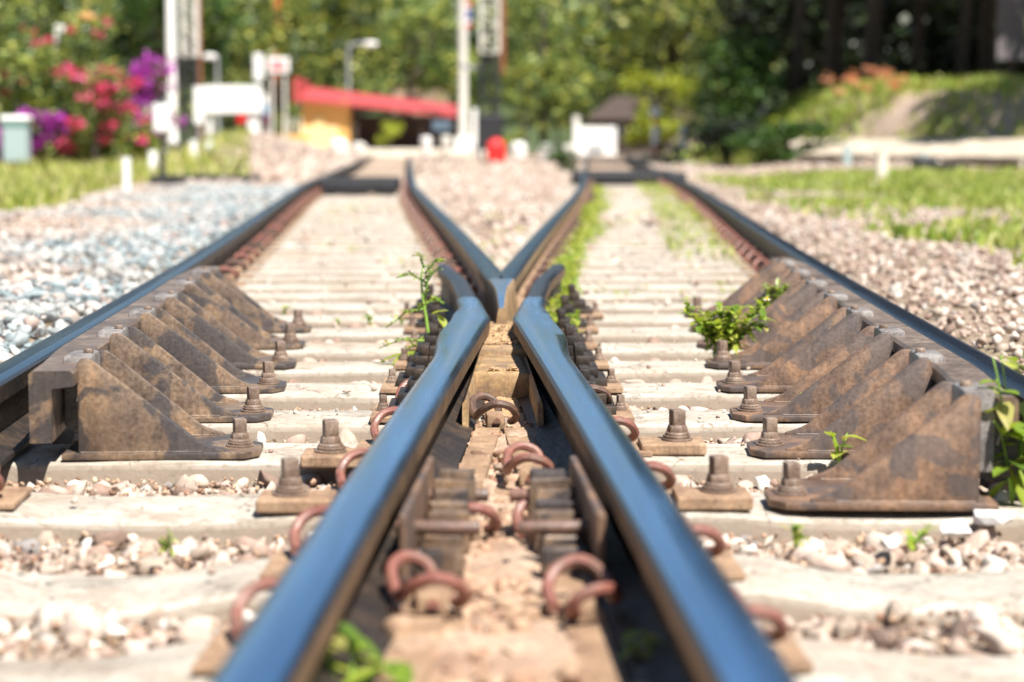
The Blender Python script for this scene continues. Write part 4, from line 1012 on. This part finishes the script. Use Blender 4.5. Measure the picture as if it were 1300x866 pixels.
# yellow trolley
Y = 60; p = gp(371, Y); k = Y/F
t_ = thing('track_trolley', 'small yellow track trolley with white frame standing left of the station', 'trolley', (p.x, Y, gh(p.x, Y)+.0)); zg = at(371, 196, Y).z-t_.location.z
b = MB(); b.box((-18*k, -.4, zg+4*k), (-8*k, .4, zg+22*k), bev=.02); b.box((8*k, -.4, zg+4*k), (18*k, .4, zg+22*k), bev=.02); b.box((-18*k, -.38, zg+3*k), (18*k, .38, zg+9*k), bev=.02); b.box((-18*k, -.38, zg+18*k), (18*k, .38, zg+24*k), bev=.02); b.build('body', M['yellowp'], t_)
for x in (-22, 22):
    for y in (-.3, .3):
        b = MB(); T = Matrix.Translation((x*k, y, zg+6*k)) @ Matrix.Rotation(math.pi/2, 4, 'Y'); b.cyl((0, 0, -.04), 5*k, 5*k, .08, 14, mat=T); b.build('wheel', M['grey'], t_)
for x in (-10, -3, 4, 11):
    b = MB(); b.tube([(x*k, 0, zg+24*k), (x*k, 0, zg+46*k)], .018, 6); b.build('rail_bar', M['white'], t_)
# stack of terracotta blocks
Y = 64; p = gp(335, Y); k = Y/F; b = MB(); b.prism([(-13*k, 0), (-11*k, 26*k), (4*k, 34*k), (15*k, 22*k), (16*k, 0)], 'y', -.5, .5, bev=.03); o = b.build('brick_pile', M['terra']); o.location = p+Vector((0, 0, -.1)); tag(o, 'terracotta coloured pile left of the yellow trolley', 'brick pile')
# station shelter
Y = 70; p = gp(480, Y); k = Y/F
t_ = thing('station_building', 'low station shelter with a red sloping roof and yellow end wall', 'building', p); z = lambda v_: at(480, v_, Y).z-p.z; x = lambda u: (u-480)*k
b = MB()
L0, L1 = x(378), x(586)
vs = [(L0, -.4, z(124)), (L1, -.4, z(146)), (L1, 3.6, z(132)), (L0, 3.6, z(106))]
vs2 = [(a, b_, c-.10) for a, b_, c in vs]; b.add(vs+vs2, [(0, 1, 2, 3), (7, 6, 5, 4), (0, 4, 5, 1), (1, 5, 6, 2), (2, 6, 7, 3), (3, 7, 4, 0)]); rf = b.build('roof', M['roofred'], t_)
b = MB(); b.prism([(L0-.08, z(130)), (L0+.12, z(130)), (L0+.12, z(100)), (L0, z(98)), (L0-.08, z(102))], 'y', -.5, 3.7); b.build('gable_board', M['roofred'], rf)
b = MB(); b.box((x(384), 0, 0), (x(444), 1.2, z(128)), bev=.01); b.build('end_wall', M['yellow'], t_)
b = MB(); b.box((x(400), -.05, 0), (x(412), .0, z(150))); b.box((x(384), -.12, 0), (x(430), -.02, z(160))); b.build('low_wall', plain('pale_yellow_plaster', (.78, .58, .28), .7), t_)
b = MB(); b.box((x(444), 1.5, 0), (x(580), 1.7, z(146))); b.build('back_wall', M['wood'], t_)
for u in (452, 494, 536, 578):
    b = MB(); b.box((x(u)-.06, -.1, 0), (x(u)+.06, .02, z(138)+.0)); b.build('column', M['wood'], t_)
b = MB(); b.box((x(548), .3, z(166)), (x(572), .36, z(152))); b.build('notice_board', M['blue'], t_)
# second pinkish building up the slope
Y = 97; p = gp(530, Y); k = Y/F; z = lambda v_: at(530, v_, Y).z-p.z
t_ = thing('hillside_house', 'pale brown hillside house with dark tiled roof above the red roof', 'house', p)
b = MB(); b.box((-30*k, 0, -1), (38*k, 3, z(92)), bev=.01); b.build('wall', M['brick'], t_); b = MB(); b.prism([(-36*k, z(94)), (0, z(78)), (30*k, z(78)), (46*k, z(94))], 'y', -.4, 3.4); b.build('roof', M['tile'], t_)
for xx in (-16, 6, 24):
    b = MB(); b.box((xx*k-.18, -.03, z(112)), (xx*k+.18, -.005, z(99))); b.build('window', M['wood'], t_)
# platform
b = MB(); a0, a1 = gp(425, 66, 0), gp(612, 66, 0); b.box((a0.x, 64, -.1), (a1.x+.3, 80, .28), bev=.02); tag(b.build('platform', M['platform']), 'pale station platform in front of the red-roofed shelter', 'platform')
# potted plants, tubs and white stones on the platform edge
tree('potted_shrub', 'yellow green shrub in front of the station shelter', 'shrub', gp(492, 66.5, .28), .95, (.55, .4), 700, .06, M['limeleaf'], .04, None, 7, .1, 90)
tree('potted_shrub', 'small lime shrub right of the red cabinet', 'shrub', gp(652, 76), 1.0, (.35, .3), 500, .06, M['limeleaf'], .04, None, 6, .1, 91)
tubs = [(430, 186, 13, 'white', 'white tub left of the track at the station end'), (455, 189, 11, 'cream', 'cream tub right of the leftmost white tub'), (541, 179, 8, 'white', 'white tub in front of the shelter column'), (566, 178, 8, 'cream', 'cream tub under the blue notice board'),
        (608, 188, 9, 'white', 'white rounded stone left of the red cabinet'), (658, 189, 12, 'white', 'white rounded stone right of the red cabinet'), (694, 191, 12, 'white', 'white rounded stone midway to the white signboard'), (722, 190, 9, 'cream', 'small pale stone next to the white signboard'), (1000, 186, 0, 'white', '')]
for (u, v_, r, mm, lab) in tubs:
    if not r: continue
    Y = 63; q = at(u, v_, Y); b = MB(); b.cyl((0, 0, -r*Y/F), r*Y/F*.8, r*Y/F, r*Y/F*1.4, 14, bev=.03); b.cyl((0, 0, r*Y/F*.4), r*Y/F*.75, r*Y/F*.6, r*Y/F*.3, 14, bev=.02)
    zb = q.z-r*Y/F; g0 = gh(q.x, Y)
    b.cyl((0, 0, g0-q.z-.02), r*Y/F*.5, r*Y/F*.8, max(.02, zb-g0+.03), 12)
    o = b.build('planter', M[mm]); o.location = q; tag(o, lab, 'planter', 'white planters and stones by the platform')
# flag pole
Y = 68; p = gp(588, Y); k = Y/F; z = lambda v_: at(588, v_, Y).z-p.z
t_ = thing('flag_pole', 'white flagpole with a small red, white and blue flag left of the central mast', 'flagpole', p)
b = MB(); b.cyl((0, 0, -.05), 6*k, 4.5*k, z(-40)+.05, 12); b.build('pole', M['cream'], t_); b = MB(); b.box((-10*k, -.15, -.05), (10*k, .15, 22*k), bev=.05); b.build('plinth', M['white'], t_)
flg = None
for (a, c_, mm) in ((2, 8, 'redp'), (8, 13, 'white'), (13, 25, 'flagblue'), (25, 30, 'white'), (30, 36, 'redp')):
    b = MB(); vs = []
    for q in range(7): vs += [(3*k+q*1.6*k, -.05-.05*math.sin(q*1.3), z(a)), (3*k+q*1.6*k-.02*q*(1), -.05-.05*math.sin(q*1.3), z(c_))]
    vs = vs+[(vx, vy+.01, vz) for vx, vy, vz in vs]
    n_ = 14; fs = [(2*q, 2*q+2, 2*q+3, 2*q+1) for q in range(6)]+[(n_+2*q, n_+2*q+1, n_+2*q+3, n_+2*q+2) for q in range(6)]
    b.add(vs, fs); 
    if flg is None: flg = b.build('flag', M[mm], t_)
    else: b.build('stripe', M[mm], flg)
post('thin_post', 'short white post with red foot just right of the flagpole', 'post', 602, 190, 138, 8, M['white'], Y=70)
# white signboard right
Y = 66; p = gp(755, Y); k = Y/F; z = lambda v_: at(755, v_, Y).z-p.z
t_ = thing('signboard', 'white square signboard with a faint grey panel right of centre', 'signboard', p)
b = MB(); b.box((-27*k, -.05, z(198)), (27*k, .05, z(161)), bev=.02); pn = b.build('panel', M['white'], t_)
b = MB(); b.box((-9*k, -.065, z(197)), (11*k, -.053, z(184))); b.build('grey_panel', M['grey'], pn)
for xx in (-23,):
    b = MB(); b.box(((xx-4)*k, .06, -.05), ((xx+4)*k, .16, z(147))); b.build('leg', M['cream'], t_)
b = MB(); b.box((18*k, .06, -.05), (22*k, .16, z(170))); b.build('leg', M['cream'], t_)
# hut
Y = 78; p = gp(800, Y); k = Y/F; z = lambda v_: at(800, v_, Y).z-p.z
t_ = thing('hut', 'small dark hut with grey roof behind the white signboard', 'hut', p)
b = MB(); b.box((-50*k, 0, -.3), (85*k, 3, z(150))); b.build('wall', M['wood'], t_); b = MB(); b.prism([(-56*k, z(152)), (-20*k, z(122)), (40*k, z(122)), (92*k, z(152))], 'y', -.5, 3.4); b.build('roof', M['tile'], t_)
b = MB(); b.box((-20*k, -.03, z(178)), (-6*k, -.005, z(158))); b.build('window', M['grey'], t_)
# red-white posts with round white head
for (u, vt, lab) in ((832, 142, 'red and white banded post with round white head beside the right track'), (868, 165, 'shorter white marker with round head at the edge of the dark bush')):
    Y = 62; p = gp(u, Y); k = Y/F; h = at(u, vt, Y).z-p.z; t_ = thing('round_signal', lab, 'signal', p, 0, 'round-headed signals')
    b = MB(); b.cyl((0, 0, -.05), 2*k, 2*k, h, 8); b.build('post', M['redp'], t_); b = MB(); b.cyl((0, 0, h*.25), 5*k, 5*k, h*.42, 10, bev=.01); b.build('white_band', M['white'], t_)
    b = MB(); T = Matrix.Translation((0, -.03, h)) @ Matrix.Rotation(math.pi/2, 4, 'X'); b.cyl((0, 0, -.02), 7*k, 7*k, .04, 16, mat=T); b.build('disc', M['white'], t_)
# kerb platform on the right
t_ = thing('loading_ramp', 'pale concrete slab on short posts along the foot of the right bank', 'platform', (0, 0, 0))
b = MB(); a0, a1, a2, a3 = at(1000, 178, 38), at(1440, 178, 28.5), at(1440, 178, 30.8), at(1000, 178, 41)
vs = []
NS = 24
for q in range(NS+1):
    f0 = a0.lerp(a1, q/NS); f1 = a3.lerp(a2, q/NS); jz = .05*noise.noise(Vector((q*.9, 0, 3)))
    vs += [(f0.x, f0.y, .24), (f0.x, f0.y, .33+jz*.5), (f1.x, f1.y, .60+jz), (f1.x, f1.y, .2)]
b.add(vs, [(q*4+k_, q*4+(k_+1) % 4, q*4+4+(k_+1) % 4, q*4+4+k_) for q in range(NS) for k_ in range(4)]+[(0, 1, 2, 3), (NS*4, NS*4+1, NS*4+2, NS*4+3)]); b.build('slab', plain('dry_earth_ledge', (.46, .39, .30), .95, var=.35, nscale=2.5), t_)
for f_ in (.05, .3, .52, .75, .95):
    q = a0.lerp(a1, f_)+Vector((0, .12, 0)); b = MB(); b.box((q.x-.08, q.y-.08, -.1), (q.x+.08, q.y+.08, .265)); b.build('leg', M['platform'], t_)
post('marker_post', 'pale concrete post in front of the slab on the right bank', 'post', 1120, 236, 190, 12, M['platform'], round_=False)
post('marker_post', 'small pale teal post left of the concrete post', 'post', 1076, 222, 185, 9, M['teal'], Y=33, round_=False)
Y = 30; p = gp(1175, Y); k = Y/F; t_ = thing('point_machine', 'low black track device with pale top in the grass at the right', 'track device', p)
b = MB(); b.box((-16*k, -.15, 0), (14*k, .15, 20*k), bev=4*k); b.build('body', M['black'], t_); b = MB(); b.cyl((-2*k, 0, 19*k), 4*k, 3*k, 6*k, 10); b.build('cap', M['teal'], t_); b = MB(); b.box((14*k, -.06, 3*k), (50*k, .06, 12*k)); b.build('rod', M['black'], t_)
# grey board at the right edge
Y = 42; p = gp(1281, Y); k = Y/F; z = lambda v_: at(1281, v_, Y).z-p.z
t_ = thing('notice_board', 'grey wooden notice board on a post at the upper right edge', 'notice board', p)
b = MB()
for q in range(6): b.box((-18*k+q*6.1*k, -.03, z(76)), (-18*k+q*6.1*k+5.8*k, .02, z(-30)), bev=.005)
b.build('panel', plain('weathered_grey_wood', (.17, .15, .16), .9), t_); b = MB(); b.cyl((0, .06, -.1), 2.5*k, 2.5*k, z(70)+.1, 8); b.build('post', M['wood'], t_)
# person-sized blue drum and white jug left
q = at(122, 170, 36); b = MB(); b.sphere((0, 0, 0), .13, 2, sc_=(1, .9, .85)); b.cyl((0, 0, .06), .05, .035, .12, 10); b.cyl((0, 0, -.9), .03, .03, .85, 8); o = b.build('white_urn', M['white']); o.location = q; tag(o, 'small white urn on a stake below the pink flowers', 'urn')
# low wooden fence left
t_ = thing('low_fence', 'low brown wooden rail fence under the flowering shrubs', 'fence', (0, 0, 0))
a0, a1 = at(30, 178, 36.5), at(236, 178, 44); b = MB(); b.tube([(a0.x, a0.y, .46), (a1.x, a1.y, .46)], .07, 8); b.build('rail', M['bark'], t_)
for f_ in (0, .25, .5, .75, 1):
    q = a0.lerp(a1, f_); b = MB(); b.cyl((q.x, q.y, -.1), .05, .05, .58, 8); b.build('post', M['bark'], t_)
# far slabs between rails: left a steel cover, right stands in for shadow
for (fn, Y, lab) in ((XL, 22.5, 'dark raised steel cover lying between the rails of the left track'), (XR, 27.5, 'black slab in place of greenish shadow across the far end of the right track')):
    b = MB(); ww = .40 if fn is XL else .75; b.prism([(-ww, -.9), (-ww*.92, .9), (ww*.92, .9), (ww, -.9)], 'z', .02, .16, bev=.02)
    for q in range(5): b.box((-ww*.9, -.7+q*.32, .155), (ww*.9, -.62+q*.32, .17))
    o = b.build('dark_track_slab', M['black']); o.location = (fn(Y), Y, 0); tag(o, lab, 'cover plate')
# wet/green bushes low at end of right track
tree('low_bush', 'low dark green bush at the far end left of the right track', 'bush', gp(712, 36), .55, (.42, .35), 500, .05, M['hedge'], .03, None, 6, 0, 95)
tree('low_bush', 'low dark bush across the far end right of the right track', 'bush', gp(850, 44), .5, (.5, .35), 500, .05, M['darkleaf'], .03, None, 6, 0, 96)
